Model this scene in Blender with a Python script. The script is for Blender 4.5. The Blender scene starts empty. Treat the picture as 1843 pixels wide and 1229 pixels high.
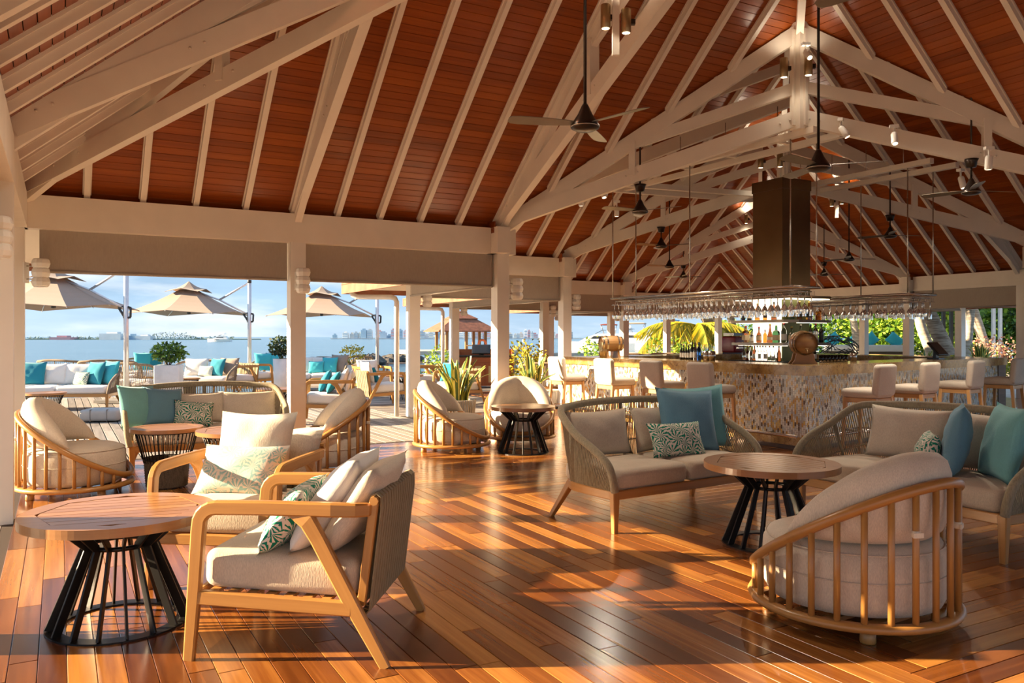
import bpy, math, random
from mathutils import Vector, Matrix
random.seed(7)
R = math.radians
C = bpy.context.scene.collection
scene = bpy.context.scene
PI = math.pi

# ------------------------------------------------------------------ camera, sky, sun, exposure
EYE, FOC, HORIZ, CX = 1.4, 1470.0, 606.0, 921.5
cam = bpy.data.cameras.new('camera'); cam.sensor_width = 36; cam.lens = FOC / 1843 * 36
cam.shift_y = -(614.5 - HORIZ) / 1843; cam.clip_end = 20000; cam.clip_start = 0.02
co = bpy.data.objects.new('camera', cam); C.objects.link(co)
co.location = (0, 0, EYE); co.rotation_euler = (PI / 2, 0, 0)
scene.camera = co
scene.view_settings.view_transform = 'Standard'; scene.view_settings.look = 'None'
scene.view_settings.gamma = 1; scene.view_settings.use_curve_mapping = False
scene.view_settings.exposure = 0.85

SUN_EL = 17.5
sl = bpy.data.lights.new('sun', 'SUN'); sl.energy = 15.5; sl.color = (1.0, 0.755, 0.47); sl.angle = R(0.6)
so = bpy.data.objects.new('sun', sl); C.objects.link(so)
so.rotation_euler = Vector((math.cos(R(SUN_EL)), 0.02, -math.sin(R(SUN_EL)))).to_track_quat('-Z', 'Y').to_euler()
so.location = (-30, 0, 20)

def make_world():
    w = bpy.data.worlds.new('sky'); scene.world = w; w.use_nodes = True
    nt = w.node_tree; N = nt.nodes; K = nt.links; N.clear()
    out = N.new('ShaderNodeOutputWorld'); bg = N.new('ShaderNodeBackground'); K.new(bg.outputs[0], out.inputs[0])
    tc = N.new('ShaderNodeTexCoord'); sp = N.new('ShaderNodeSeparateXYZ'); K.new(tc.outputs['Generated'], sp.inputs[0])
    gr = N.new('ShaderNodeValToRGB'); K.new(sp.outputs['Z'], gr.inputs[0])
    e = gr.color_ramp.elements
    e[0].position = 0.0; e[0].color = (0.52, 0.65, 0.77, 1); e[1].position = 1.0; e[1].color = (0.30, 0.46, 0.70, 1)
    for p, c in ((0.05, (0.39, 0.58, 0.77)), (0.14, (0.30, 0.53, 0.78)), (0.4, (0.32, 0.52, 0.77))):
        x = e.new(p); x.color = (*c, 1)
    mp = N.new('ShaderNodeMapping'); K.new(tc.outputs['Generated'], mp.inputs[0]); mp.inputs['Scale'].default_value = (3.0, 3.0, 16.0)
    mp.inputs['Location'].default_value = (1.3, 0.4, 0.35)
    n1 = N.new('ShaderNodeTexNoise'); K.new(mp.outputs[0], n1.inputs[0]); n1.inputs['Scale'].default_value = 1.1; n1.inputs['Detail'].default_value = 7
    n1.inputs['Roughness'].default_value = 0.55
    r1 = N.new('ShaderNodeValToRGB'); K.new(n1.outputs[0], r1.inputs[0])
    r1.color_ramp.elements[0].position = 0.42; r1.color_ramp.elements[1].position = 0.72
    m1 = N.new('ShaderNodeMixRGB'); K.new(r1.outputs[0], m1.inputs[0]); K.new(gr.outputs[0], m1.inputs[1]); m1.inputs[2].default_value = (0.30, 0.43, 0.58, 1)
    mp2 = N.new('ShaderNodeMapping'); K.new(tc.outputs['Generated'], mp2.inputs[0]); mp2.inputs['Scale'].default_value = (5.0, 5.0, 24.0)
    mp2.inputs['Location'].default_value = (7.3, 2.4, 0.1)
    n2 = N.new('ShaderNodeTexNoise'); K.new(mp2.outputs[0], n2.inputs[0]); n2.inputs['Scale'].default_value = 1.0; n2.inputs['Detail'].default_value = 8
    r2 = N.new('ShaderNodeValToRGB'); K.new(n2.outputs[0], r2.inputs[0])
    r2.color_ramp.elements[0].position = 0.52; r2.color_ramp.elements[1].position = 0.72
    m2 = N.new('ShaderNodeMixRGB'); K.new(r2.outputs[0], m2.inputs[0]); K.new(m1.outputs[0], m2.inputs[1]); m2.inputs[2].default_value = (0.74, 0.80, 0.86, 1)
    K.new(m2.outputs[0], bg.inputs[0]); bg.inputs[1].default_value = 0.80
make_world()

# ------------------------------------------------------------------ frames
TH = R(29.0); CU, SU = math.cos(TH), math.sin(TH)
def W(u, v, z=0.0): return Vector((u * CU - v * SU, u * SU + v * CU, z))     # building axes -> world
def UV(X, Y): return (X * CU + Y * SU, -X * SU + Y * CU)
def at(px, py, z=0.0):                                                       # pixel on the level z
    Y = (EYE - z) * FOC / (py - HORIZ); return ((px - CX) / FOC * Y, Y)
def atY(px, py, Y): return Vector(((px - CX) / FOC * Y, Y, EYE + (HORIZ - py) / FOC * Y))

# ------------------------------------------------------------------ mesh helper
class M:
    def __init__(s): s.v = []; s.f = []; s.u = []; s.s = []; s.mi = []
    def add(s, vs, fs, uvs=None, smooth=False, mi=0):
        b = len(s.v); s.v += [tuple(x) for x in vs]
        for i, f in enumerate(fs):
            s.f.append([b + k for k in f]); s.u.append(uvs[i] if uvs else None); s.s.append(smooth); s.mi.append(mi)
        return s
    def quad(s, a, b, c, d, uv=None):
        return s.add([a, b, c, d], [(0, 1, 2, 3)], [uv] if uv else None)
    def beam(s, p, q, w, h, up=(0, 0, 1), off=None):
        p = Vector(p); q = Vector(q); d = (q - p); L = d.length; d /= L
        side = d.cross(Vector(up))
        if side.length < 1e-5: side = d.cross(Vector((1, 0, 0)))
        side.normalize(); n = side.cross(d); a = side * (w / 2); b = n * (h / 2)
        o = random.random() * 20 if off is None else off
        vs = [p - a - b, p + a - b, p + a + b, p - a + b, q - a - b, q + a - b, q + a + b, q - a + b]
        fs = [(0, 1, 5, 4), (1, 2, 6, 5), (2, 3, 7, 6), (3, 0, 4, 7), (3, 2, 1, 0), (4, 5, 6, 7)]
        uv = []; y = 0
        for k in range(4):
            ww = (w, h, w, h)[k]
            uv.append([(o, o + y), (o, o + y + ww), (o + L, o + y + ww), (o + L, o + y)]); y += ww
        uv += [[(o, o), (o, o + w), (o + h, o + w), (o + h, o)]] * 2
        return s.add(vs, fs, uv)
    def box(s, c, d, rz=0.0):
        c = Vector(c); m = Matrix.Rotation(rz, 3, 'Z'); ax = 0 if d[0] >= max(d[1], d[2]) else (1 if d[1] >= d[2] else 2)
        e = [Vector((1, 0, 0)), Vector((0, 1, 0)), Vector((0, 0, 1))]
        h = m @ (e[ax] * d[ax] / 2)
        if ax == 2: return s.beam(c - h, c + h, d[0], d[1], up=m @ e[1])
        return s.beam(c - h, c + h, d[1 - ax], d[2])
    def sweep(s, path, sec, side=None, closed=False, scale=None, smooth=False, cap=True):
        P = [Vector(p) for p in path]; n = len(P); k = len(sec); rings = []; ln = [0.0]
        for i in range(1, n): ln.append(ln[-1] + (P[i] - P[i - 1]).length)
        lat = None
        for i in range(n):
            if closed: t = P[(i + 1) % n] - P[i - 1]
            else: t = P[min(i + 1, n - 1)] - P[max(i - 1, 0)]
            t.normalize()
            if side is not None: l = Vector(side)
            elif lat is None: l = t.cross(Vector((0, 0, 1))) if abs(t.z) < 0.95 else Vector((1, 0, 0))
            else: l = lat
            l = l - t * l.dot(t); l.normalize(); lat = l; nn = l.cross(t); sc = scale[i] if scale else 1.0
            rings.append([P[i] + l * (a * sc) + nn * (b * sc) for a, b in sec])
        o = random.random() * 20; per = [0.0]
        for j in range(k): per.append(per[-1] + math.hypot(sec[(j + 1) % k][0] - sec[j][0], sec[(j + 1) % k][1] - sec[j][1]))
        vs = [x for r in rings for x in r]; fs = []; uv = []
        m = n if closed else n - 1
        tot = ln[-1] + ((P[0] - P[-1]).length if closed else 0)
        for i in range(m):
            i2 = (i + 1) % n; l1 = ln[i]; l2 = tot if (closed and i2 == 0) else ln[i2]
            for j in range(k):
                j2 = (j + 1) % k
                fs.append((i * k + j, i * k + j2, i2 * k + j2, i2 * k + j))
                uv.append([(o + l1, o + per[j]), (o + l1, o + per[j + 1]), (o + l2, o + per[j + 1]), (o + l2, o + per[j])])
        if cap and not closed:
            fs.append(tuple(range(k))[::-1]); uv.append([(o + a, o + b) for a, b in sec][::-1])
            fs.append(tuple((n - 1) * k + j for j in range(k))); uv.append([(o + a, o + b) for a, b in sec])
        return s.add(vs, fs, uv, smooth)
    def tube(s, path, r, n=8, closed=False, scale=None, cap=True):
        return s.sweep(path, circ(r, n), None, closed, scale, True, cap)
    def lathe(s, prof, n=16, c=(0, 0, 0), smooth=True, a0=0.0, axis='z'):
        vs = []; fs = []
        for r, z in prof:
            for j in range(n):
                a = a0 + 2 * PI * j / n
                p = (r * math.cos(a), r * math.sin(a), z)
                if axis == 'y': p = (p[0], z, p[1])
                if axis == 'x': p = (z, p[0], p[1])
                vs.append((c[0] + p[0], c[1] + p[1], c[2] + p[2]))
        for i in range(len(prof) - 1):
            for j in range(n): j2 = (j + 1) % n; fs.append((i * n + j, i * n + j2, (i + 1) * n + j2, (i + 1) * n + j))
        if prof[0][0] > 1e-4: fs.append(tuple(range(n))[::-1])
        if prof[-1][0] > 1e-4: fs.append(tuple((len(prof) - 1) * n + j for j in range(n)))
        return s.add(vs, fs, None, smooth)
    def prism(s, pts, z0, z1, uvs=True):
        n = len(pts); vs = [(p[0], p[1], z0) for p in pts] + [(p[0], p[1], z1) for p in pts]
        fs = [tuple(range(n))[::-1], tuple(range(n, 2 * n))] + [(i, (i + 1) % n, n + (i + 1) % n, n + i) for i in range(n)]
        o = random.random() * 9
        uv = [[(o + p[0], o + p[1]) for p in pts][::-1], [(o + p[0], o + p[1]) for p in pts]]
        l = 0
        for i in range(n):
            d = math.dist(pts[i][:2], pts[(i + 1) % n][:2]); uv.append([(o + l, o), (o + l + d, o), (o + l + d, o + z1 - z0), (o + l, o + z1 - z0)]); l += d
        return s.add(vs, fs, uv)
    def rbox(s, c, d, r=0.04, seg=4, crown=0.0, cr=None, T=None):
        hx, hy, hz = d[0] / 2, d[1] / 2, d[2] / 2; r = min(r, hz * 0.98); cr = cr or r * 1.4; n = 5
        def outl(o):
            pts = []; q = max(cr - o, 0.004)
            for k, (sx, sy) in enumerate(((1, 1), (-1, 1), (-1, -1), (1, -1))):
                for j in range(n + 1):
                    a = PI / 2 * (k + j / n); pts.append((sx * (hx - o - q) + q * math.cos(a), sy * (hy - o - q) + q * math.sin(a)))
            return pts
        lay = []
        for j in range(seg + 1): a = PI / 2 * j / seg; lay.append((outl(r * (1 - math.sin(a))), -hz + r * (1 - math.cos(a))))
        for j in range(seg + 1): a = PI / 2 * j / seg; lay.append((outl(r * (1 - math.cos(a))), hz - r * (1 - math.sin(a))))
        k = len(lay[0][0]); top = [(x * 0.6, y * 0.6) for x, y in lay[-1][0]]
        vs = [(x, y, z) for o, z in lay for x, y in o] + [(x, y, hz + crown * 0.8) for x, y in top] + [(0, 0, hz + crown)]
        L = len(lay) + 1; fs = [tuple(range(k))[::-1]]
        for i in range(L - 1):
            for j in range(k): j2 = (j + 1) % k; fs.append((i * k + j, i * k + j2, (i + 1) * k + j2, (i + 1) * k + j))
        e = L * k
        for j in range(k): fs.append(((L - 1) * k + j, (L - 1) * k + (j + 1) % k, e))
        c = Vector(c)
        vs = [(T @ Vector(v) if T else Vector(v)) + c for v in vs]
        return s.add(vs, fs, None, True)
    def mesh(s, name, mats):
        me = bpy.data.meshes.new(name); me.from_pydata(s.v, [], s.f)
        if any(s.u):
            lay = me.uv_layers.new(name='UVMap'); buf = []
            for f, u in zip(s.f, s.u):
                for i in range(len(f)): buf += list(u[i]) if u else [0.0, 0.0]
            lay.data.foreach_set('uv', buf)
        for m in (mats if isinstance(mats, (list, tuple)) else [mats]): me.materials.append(MAT[m])
        me.polygons.foreach_set('use_smooth', s.s)
        if any(s.mi): me.polygons.foreach_set('material_index', s.mi)
        me.update(); return me
    def obj(s, name, mats, parent=None):
        o = bpy.data.objects.new(name, s.mesh(name, mats)); C.objects.link(o)
        if parent is not None: o.parent = parent
        return o

def circ(r, n=8, ry=None): return [(r * math.cos(2 * PI * j / n), (ry or r) * math.sin(2 * PI * j / n)) for j in range(n)]
def sec(w, h, c=0.006):
    a, b = w / 2, h / 2
    return [(a, -b + c), (a, b - c), (a - c, b), (-a + c, b), (-a, b - c), (-a, -b + c), (-a + c, -b), (a - c, -b)]
def tag(o, label=None, cat=None, group=None, kind=None):
    if label: o['label'] = label
    if cat: o['category'] = cat
    if group: o['group'] = group
    if kind: o['kind'] = kind
    return o
def thing(name, label, cat, loc=(0, 0, 0), rz=0.0, group=None, kind=None):
    o = bpy.data.objects.new(name, None); C.objects.link(o); o.empty_display_size = 0.1
    o.location = loc; o.rotation_euler = (0, 0, rz); return tag(o, label, cat, group, kind)
def dup(root, loc, rz=0.0, label=None, group=None, scale=None):
    def cp(o, par):
        c = o.copy(); C.objects.link(c); c.parent = par
        for ch in KIDS.get(o.name, list(o.children)): cp(ch, c)
        return c
    r = cp(root, None); r.location = loc; r.rotation_euler = (0, 0, rz)
    if label: r['label'] = label
    if group: r['group'] = group
    if scale: r.scale = (scale,) * 3
    return r
KIDS = {}
def local(loc, rz, p):
    c, s = math.cos(rz), math.sin(rz); return Vector((loc[0] + p[0] * c - p[1] * s, loc[1] + p[0] * s + p[1] * c, (loc[2] if len(loc) > 2 else 0) + p[2]))
def face(dx, dy): return math.atan2(dx, -dy)      # rotation about Z that turns local -y to (dx, dy)
def arc(c, r, a0, a1, n, plane='xz'):
    out = []
    for i in range(n + 1):
        a = R(a0 + (a1 - a0) * i / n); x, y = r * math.cos(a), r * math.sin(a)
        out.append((c[0] + x, c[1], c[2] + y) if plane == 'xz' else ((c[0], c[1] + x, c[2] + y) if plane == 'yz' else (c[0] + x, c[1] + y, c[2])))
    return out
def smoothpath(pts, n=4):
    P = [Vector(p) for p in pts]; out = []
    for i in range(len(P) - 1):
        a = P[max(i - 1, 0)]; b = P[i]; c = P[i + 1]; d = P[min(i + 2, len(P) - 1)]
        for j in range(n):
            t = j / n
            out.append(0.5 * ((2 * b) + (c - a) * t + (2 * a - 5 * b + 4 * c - d) * t * t + (3 * b - a - 3 * c + d) * t ** 3))
    out.append(P[-1]); return out

# ------------------------------------------------------------------ materials
MAT = {}
class NT:
    def __init__(s, name, rough=0.5, metal=0.0, spec=0.5):
        m = bpy.data.materials.new(name); m.use_nodes = True; MAT[name] = m; s.m = m
        s.N = m.node_tree.nodes; s.K = m.node_tree.links; s.b = s.N['Principled BSDF']
        s.b.inputs['Roughness'].default_value = rough; s.b.inputs['Metallic'].default_value = metal
        s.b.inputs['Specular IOR Level'].default_value = spec
    def n(s, t, **k):
        x = s.N.new('ShaderNode' + t)
        for a, b in k.items():
            if a in x.inputs.keys(): x.inputs[a].default_value = b
            else: setattr(x, a, b)
        return x
    def l(s, a, b): s.K.new(a, b)
    def coord(s, kind='Object', scale=(1, 1, 1)):
        t = s.n('TexCoord'); mp = s.n('Mapping'); s.l(t.outputs[kind], mp.inputs[0]); mp.inputs['Scale'].default_value = scale; return mp.outputs[0]
    def noise(s, co, scale=5, detail=4, rough=0.5):
        x = s.n('TexNoise', Scale=scale, Detail=detail, Roughness=rough); s.l(co, x.inputs['Vector']); return x.outputs[0]
    def ramp(s, f, *st):
        x = s.n('ValToRGB'); s.l(f, x.inputs[0]); e = x.color_ramp.elements
        while len(e) > 1: e.remove(e[0])
        e[0].position = st[0][0]; e[0].color = (*st[0][1], 1)
        for p, c in st[1:]: q = e.new(p); q.color = (*c, 1)
        return x.outputs[0]
    def mix(s, f, a, b, mode='MIX'):
        x = s.n('MixRGB', blend_type=mode)
        for i, q in enumerate((f, a, b)):
            if isinstance(q, (int, float)): x.inputs[i].default_value = q if i == 0 else (q, q, q, 1)
            elif isinstance(q, tuple): x.inputs[i].default_value = (*q, 1)
            else: s.l(q, x.inputs[i])
        return x.outputs[0]
    def math(s, op, a, b=None, c=None):
        x = s.n('Math', operation=op)
        for i, q in enumerate((a, b, c)):
            if q is None: continue
            if isinstance(q, (int, float)): x.inputs[i].default_value = q
            else: s.l(q, x.inputs[i])
        return x.outputs[0]
    def color(s, c):
        if isinstance(c, tuple): s.b.inputs['Base Color'].default_value = (*c, 1)
        else: s.l(c, s.b.inputs['Base Color'])
    def bump(s, h, st=0.3, dist=0.01):
        x = s.n('Bump', Strength=st, Distance=dist); s.l(h, x.inputs['Height']); s.l(x.outputs[0], s.b.inputs['Normal'])
    def rnd(s):
        g = s.n('NewGeometry'); o = s.n('ObjectInfo'); return s.math('FRACT', s.math('ADD', g.outputs['Random Per Island'], o.outputs['Random']))

def plain(name, c, rough=0.5, metal=0.0, var=0.08, scale=6, bump=0.0, spec=0.5):
    t = NT(name, rough, metal, spec); n = t.noise(t.coord(), scale, 3)
    t.color(t.ramp(n, (0.3, tuple(x * (1 - var) for x in c)), (0.7, tuple(min(1, x * (1 + var)) for x in c))))
    if bump: t.bump(t.noise(t.coord(), scale * 12, 2), bump, 0.004)
    return t
def wood(name, cols, rough=0.35, gx=1.2, gy=40, isl=True, bump=0.05, coat=0.0, var=1.0):
    t = NT(name, rough); co = t.coord('UV', (gx, gy, 1)); n = t.noise(co, 1.0, 6, 0.6)
    co2 = t.coord('UV', (gx * 0.4, gy * 0.15, 1)); n2 = t.noise(co2, 1.3, 3)
    f = t.math('ADD', t.math('MULTIPLY', n, 0.5), t.math('MULTIPLY', n2, 0.3))
    if isl: f = t.math('ADD', f, t.math('MULTIPLY', t.math('SUBTRACT', t.rnd(), 0.5), 0.45 * var))
    t.color(t.ramp(f, (0.15, cols[0]), (0.42, cols[1]), (0.7, cols[2])))
    if bump: t.bump(n, bump, 0.002)
    if coat: t.b.inputs['Coat Weight'].default_value = coat; t.b.inputs['Coat Roughness'].default_value = 0.18
    return t
def fabric(name, c, var=0.12, scale=260, bump=0.35, sheen=0.15):
    t = NT(name, 0.9, 0, 0.2); n = t.noise(t.coord('Object', (1, 1, 0.25)), scale, 2); n2 = t.noise(t.coord(), 7, 3)
    f = t.math('ADD', t.math('MULTIPLY', n, 0.7), t.math('MULTIPLY', n2, 0.3))
    t.color(t.ramp(f, (0.3, tuple(x * (1 - var) for x in c)), (0.7, tuple(min(1, x * (1 + var)) for x in c)))); t.bump(f, bump, 0.006)
    t.b.inputs['Sheen Weight'].default_value = sheen; return t

wood('floor_wood', ((0.075, 0.019, 0.004), (0.21, 0.068, 0.013), (0.46, 0.20, 0.045)), 0.24, 1.0, 26, coat=0.3, var=1.1)
wood('ceiling_wood', ((0.15, 0.026, 0.002), (0.28, 0.056, 0.004), (0.40, 0.098, 0.009)), 0.32, 1.0, 30, coat=0.2, var=0.45)
wood('teak', ((0.27, 0.115, 0.028), (0.42, 0.20, 0.052), (0.55, 0.295, 0.09)), 0.36, 1.4, 30, isl=False, coat=0.1)
wood('teak_table', ((0.24, 0.10, 0.035), (0.37, 0.175, 0.065), (0.48, 0.25, 0.10)), 0.28, 1.2, 30, var=0.5, coat=0.2)
wood('stool_wood', ((0.42, 0.21, 0.075), (0.56, 0.31, 0.12), (0.66, 0.40, 0.18)), 0.4, 1.4, 24, isl=False)
wood('deck_wood', ((0.13, 0.11, 0.095), (0.27, 0.235, 0.205), (0.40, 0.36, 0.32)), 0.75, 1.0, 22, var=1.0)
wood('red_wood', ((0.20, 0.045, 0.015), (0.32, 0.08, 0.025), (0.42, 0.13, 0.04)), 0.35, 1.2, 20, isl=False)
wood('brown_wood', ((0.10, 0.06, 0.04), (0.17, 0.11, 0.08), (0.24, 0.16, 0.12)), 0.45, 1.2, 24, isl=False)
wood('barrel_wood', ((0.17, 0.075, 0.025), (0.30, 0.15, 0.05), (0.42, 0.24, 0.09)), 0.4, 1.4, 20, isl=False)
plain('white_paint', (0.80, 0.74, 0.66), 0.5, 0, 0.03, 3)
plain('beam_paint', (0.82, 0.74, 0.63), 0.5, 0, 0.04, 3)
plain('dark_gap', (0.03, 0.014, 0.007), 0.8)
plain('black_metal', (0.022, 0.020, 0.019), 0.38, 0.6, 0.1)
plain('fan_metal', (0.045, 0.034, 0.028), 0.28, 0.7, 0.1)
plain('blade_metal', (0.30, 0.27, 0.22), 0.35, 0.75, 0.1)
plain('steel', (0.55, 0.50, 0.44), 0.25, 1.0, 0.05)
plain('bronze_panel', (0.22, 0.15, 0.08), 0.30, 0.9, 0.10, 2)
plain('pipe_white', (0.72, 0.66, 0.60), 0.45)
plain('lantern_white', (0.82, 0.79, 0.73), 0.55, 0, 0.03)
plain('brass', (0.42, 0.31, 0.16), 0.35, 0.85, 0.08)
fabric('beige_fabric', (0.64, 0.56, 0.455), 0.16); fabric('seat_fabric', (0.55, 0.47, 0.37), 0.16); fabric('cream_fabric', (0.66, 0.60, 0.51), 0.08)
fabric('stool_fabric', (0.54, 0.47, 0.39), 0.14); fabric('white_fabric', (0.72, 0.69, 0.66), 0.06); fabric('brown_fabric', (0.30, 0.24, 0.20), 0.12)
fabric('blue_fabric', (0.125, 0.265, 0.36), 0.07); fabric('teal_fabric', (0.17, 0.42, 0.44), 0.07); fabric('turquoise_fabric', (0.05, 0.42, 0.50), 0.08)
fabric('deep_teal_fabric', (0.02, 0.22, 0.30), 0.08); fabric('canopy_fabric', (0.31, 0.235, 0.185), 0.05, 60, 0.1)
fabric('blind_fabric', (0.40, 0.34, 0.285), 0.05, 60, 0.1); fabric('rope', (0.30, 0.255, 0.17), 0.25, 120, 0.5); fabric('rope_outdoor', (0.22, 0.165, 0.115), 0.25, 120, 0.5)
fabric('strap_weave', (0.25, 0.20, 0.12), 0.2, 150, 0.5); fabric('wicker', (0.10, 0.070, 0.045), 0.4, 90, 0.9); fabric('tie_tape', (0.75, 0.66, 0.52), 0.05)
def printed(name, ink, ground):
    t = NT(name, 0.85, 0, 0.2); co = t.coord('Object', (1, 1, 1))
    v = t.n('TexVoronoi', Scale=10.5); t.l(co, v.inputs['Vector'])
    sp = t.n('VectorMath', operation='SUBTRACT'); sv = t.n('VectorMath', operation='MULTIPLY'); t.l(co, sv.inputs[0]); sv.inputs[1].default_value = (1, 1, 1)
    t.l(sv.outputs[0], sp.inputs[0]); t.l(v.outputs['Position'], sp.inputs[1])
    xx = t.n('SeparateXYZ'); t.l(sp.outputs[0], xx.inputs[0])
    an = t.math('ARCTAN2', t.math('SUBTRACT', xx.outputs['Z'], -0.012), xx.outputs['X'])
    ds = v.outputs['Distance']
    wob = t.math('ADD', t.math('MULTIPLY', an, 11.0), t.math('MULTIPLY', ds, 7.0))
    ray = t.math('SINE', wob)
    fine = t.math('SINE', t.math('MULTIPLY', an, 31.0))
    a = t.math('ADD', ray, t.math('MULTIPLY', fine, 0.55)); a = t.math('ADD', a, t.math('MULTIPLY', t.math('SUBTRACT', t.noise(co, 30, 3), 0.5), 1.6))
    f = t.ramp(a, (0.0, (0, 0, 0)), (0.12, (1, 1, 1)))
    n = t.ramp(t.noise(co, 14, 2), (0.34, (0, 0, 0)), (0.40, (1, 1, 1)))
    t.color(t.mix(t.mix(1.0, f, n, 'MULTIPLY'), ground, ink)); t.bump(t.noise(co, 260, 2), 0.3, 0.005)
printed('palm_print', (0.006, 0.20, 0.125), (0.72, 0.66, 0.58)); printed('palm_print_pale', (0.27, 0.45, 0.44), (0.70, 0.61, 0.52))
def mk_sea():
    t = NT('sea_water', 0.14, 0, 0.4); co = t.coord('Object', (1, 1, 1))
    n = t.noise(co, 0.55, 6, 0.62); n3 = t.noise(t.coord('Object', (0.02, 0.09, 1)), 1.0, 3)
    t.color(t.ramp(n3, (0.35, (0.05, 0.12, 0.18)), (0.65, (0.09, 0.18, 0.25)))); t.bump(n, 0.8, 0.5)
mk_sea()
def mk_marble():
    t = NT('gold_marble', 0.16); co = t.coord(); n = t.noise(co, 5, 8, 0.65)
    v = t.n('TexVoronoi', Scale=4.0, feature='DISTANCE_TO_EDGE')
    mx = t.n('VectorMath', operation='ADD'); nn = t.n('TexNoise', Scale=4.0, Detail=5.0); t.l(co, nn.inputs['Vector'])
    t.l(co, mx.inputs[0]); t.l(nn.outputs['Color'], mx.inputs[1]); t.l(mx.outputs[0], v.inputs['Vector'])
    vein = t.ramp(v.outputs[0], (0.0, (1, 1, 1)), (0.03, (0, 0, 0)))
    c = t.ramp(n, (0.3, (0.19, 0.095, 0.025)), (0.5, (0.36, 0.21, 0.06)), (0.68, (0.50, 0.36, 0.19)))
    t.color(t.mix(vein, c, (0.10, 0.05, 0.025)))
mk_marble()
def mk_mosaic():
    t = NT('mosaic_tile', 0.22); t.b.inputs['Coat Weight'].default_value = 0.3
    br = t.n('TexBrick', offset=0.5, squash=1.0); t.l(t.coord('UV', (1, 1, 1)), br.inputs['Vector'])
    for k, x in (('Scale', 1.0), ('Mortar Size', 0.0025), ('Brick Width', 0.05), ('Row Height', 0.027), ('Bias', 0.0)): br.inputs[k].default_value = x
    br.inputs['Color1'].default_value = (0, 0, 0, 1); br.inputs['Color2'].default_value = (1, 1, 1, 1); br.inputs['Mortar'].default_value = (0.5, 0.5, 0.5, 1)
    c = t.ramp(br.outputs['Color'], (0.0, (0.10, 0.055, 0.03)), (0.10, (0.40, 0.37, 0.33)), (0.25, (0.50, 0.54, 0.52)), (0.45, (0.52, 0.28, 0.06)), (0.56, (0.66, 0.65, 0.58)), (0.76, (0.66, 0.44, 0.12)), (0.87, (0.74, 0.69, 0.58)))
    c.node.color_ramp.interpolation = 'CONSTANT'
    t.color(t.mix(br.outputs['Fac'], c, (0.30, 0.26, 0.21))); t.bump(t.math('SUBTRACT', 1.0, br.outputs['Fac']), 0.5, 0.004)
mk_mosaic()
def mk_glass(name, c, rough=0.02, trans=1.0, ior=1.45):
    t = NT(name, rough); t.color(c); t.b.inputs['Transmission Weight'].default_value = trans; t.b.inputs['IOR'].default_value = ior
mk_glass('clear_glass', (0.95, 0.95, 0.95)); mk_glass('amber_glass', (0.65, 0.22, 0.03)); mk_glass('green_glass', (0.05, 0.16, 0.06)); mk_glass('brown_glass', (0.20, 0.06, 0.02)); mk_glass('pale_glass', (0.85, 0.90, 0.90))
mk_glass('blue_glass', (0.05, 0.22, 0.75))
plain('dark_bottle', (0.018, 0.014, 0.012), 0.15); plain('paper_white', (0.75, 0.71, 0.62), 0.7); plain('paper_cream', (0.62, 0.50, 0.32), 0.7); plain('paper_black', (0.03, 0.03, 0.03), 0.5)
plain('cap_red', (0.45, 0.03, 0.03), 0.4); plain('cap_gold', (0.55, 0.38, 0.12), 0.35, 0.8); plain('cap_black', (0.02, 0.02, 0.02), 0.4); plain('cap_green', (0.06, 0.30, 0.05), 0.4)
plain('machine_red', (0.23, 0.012, 0.02), 0.3); plain('screen_black', (0.012, 0.012, 0.014), 0.25); plain('planter_white', (0.78, 0.76, 0.74), 0.4)
plain('planter_grey', (0.20, 0.19, 0.18), 0.8); plain('concrete', (0.50, 0.45, 0.39), 0.85, 0, 0.15, 2); plain('rock', (0.085, 0.075, 0.065), 0.9, 0, 0.5, 3, 0.6)
plain('aluminium', (0.66, 0.67, 0.70), 0.35, 0.5); plain('grip_black', (0.03, 0.035, 0.04), 0.5); plain('roof_tile', (0.26, 0.095, 0.05), 0.75, 0, 0.3, 5)
plain('hull_white', (0.86, 0.85, 0.83), 0.3); plain('hull_blue', (0.16, 0.30, 0.42), 0.35); plain('tint_glass', (0.03, 0.035, 0.04), 0.1); plain('bimini_red', (0.22, 0.05, 0.04), 0.8); plain('bimini_blue', (0.06, 0.20, 0.45), 0.8)
plain('pouf_grey', (0.42, 0.40, 0.38), 0.85); plain('back_panel_green', (0.13, 0.14, 0.04), 0.5); plain('rattan_panel', (0.50, 0.38, 0.20), 0.8, 0, 0.2, 90)
plain('sand_ground', (0.42, 0.36, 0.27), 0.95, 0, 0.2, 1.5); plain('ring_orange', (0.75, 0.16, 0.04), 0.5); plain('soil', (0.05, 0.035, 0.02), 0.95)
for nm, c in (('block_grey', (0.42, 0.49, 0.55)), ('block_white', (0.72, 0.75, 0.77)), ('block_teal', (0.30, 0.48, 0.52)), ('block_rose', (0.46, 0.30, 0.34)), ('block_sand', (0.56, 0.55, 0.52)), ('far_green', (0.17, 0.24, 0.22)), ('block_blue', (0.28, 0.42, 0.56))): plain(nm, c, 0.9, 0, 0.06, 0.2)  # far shore colours paled towards blue, distance haze put into the base colour
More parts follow.
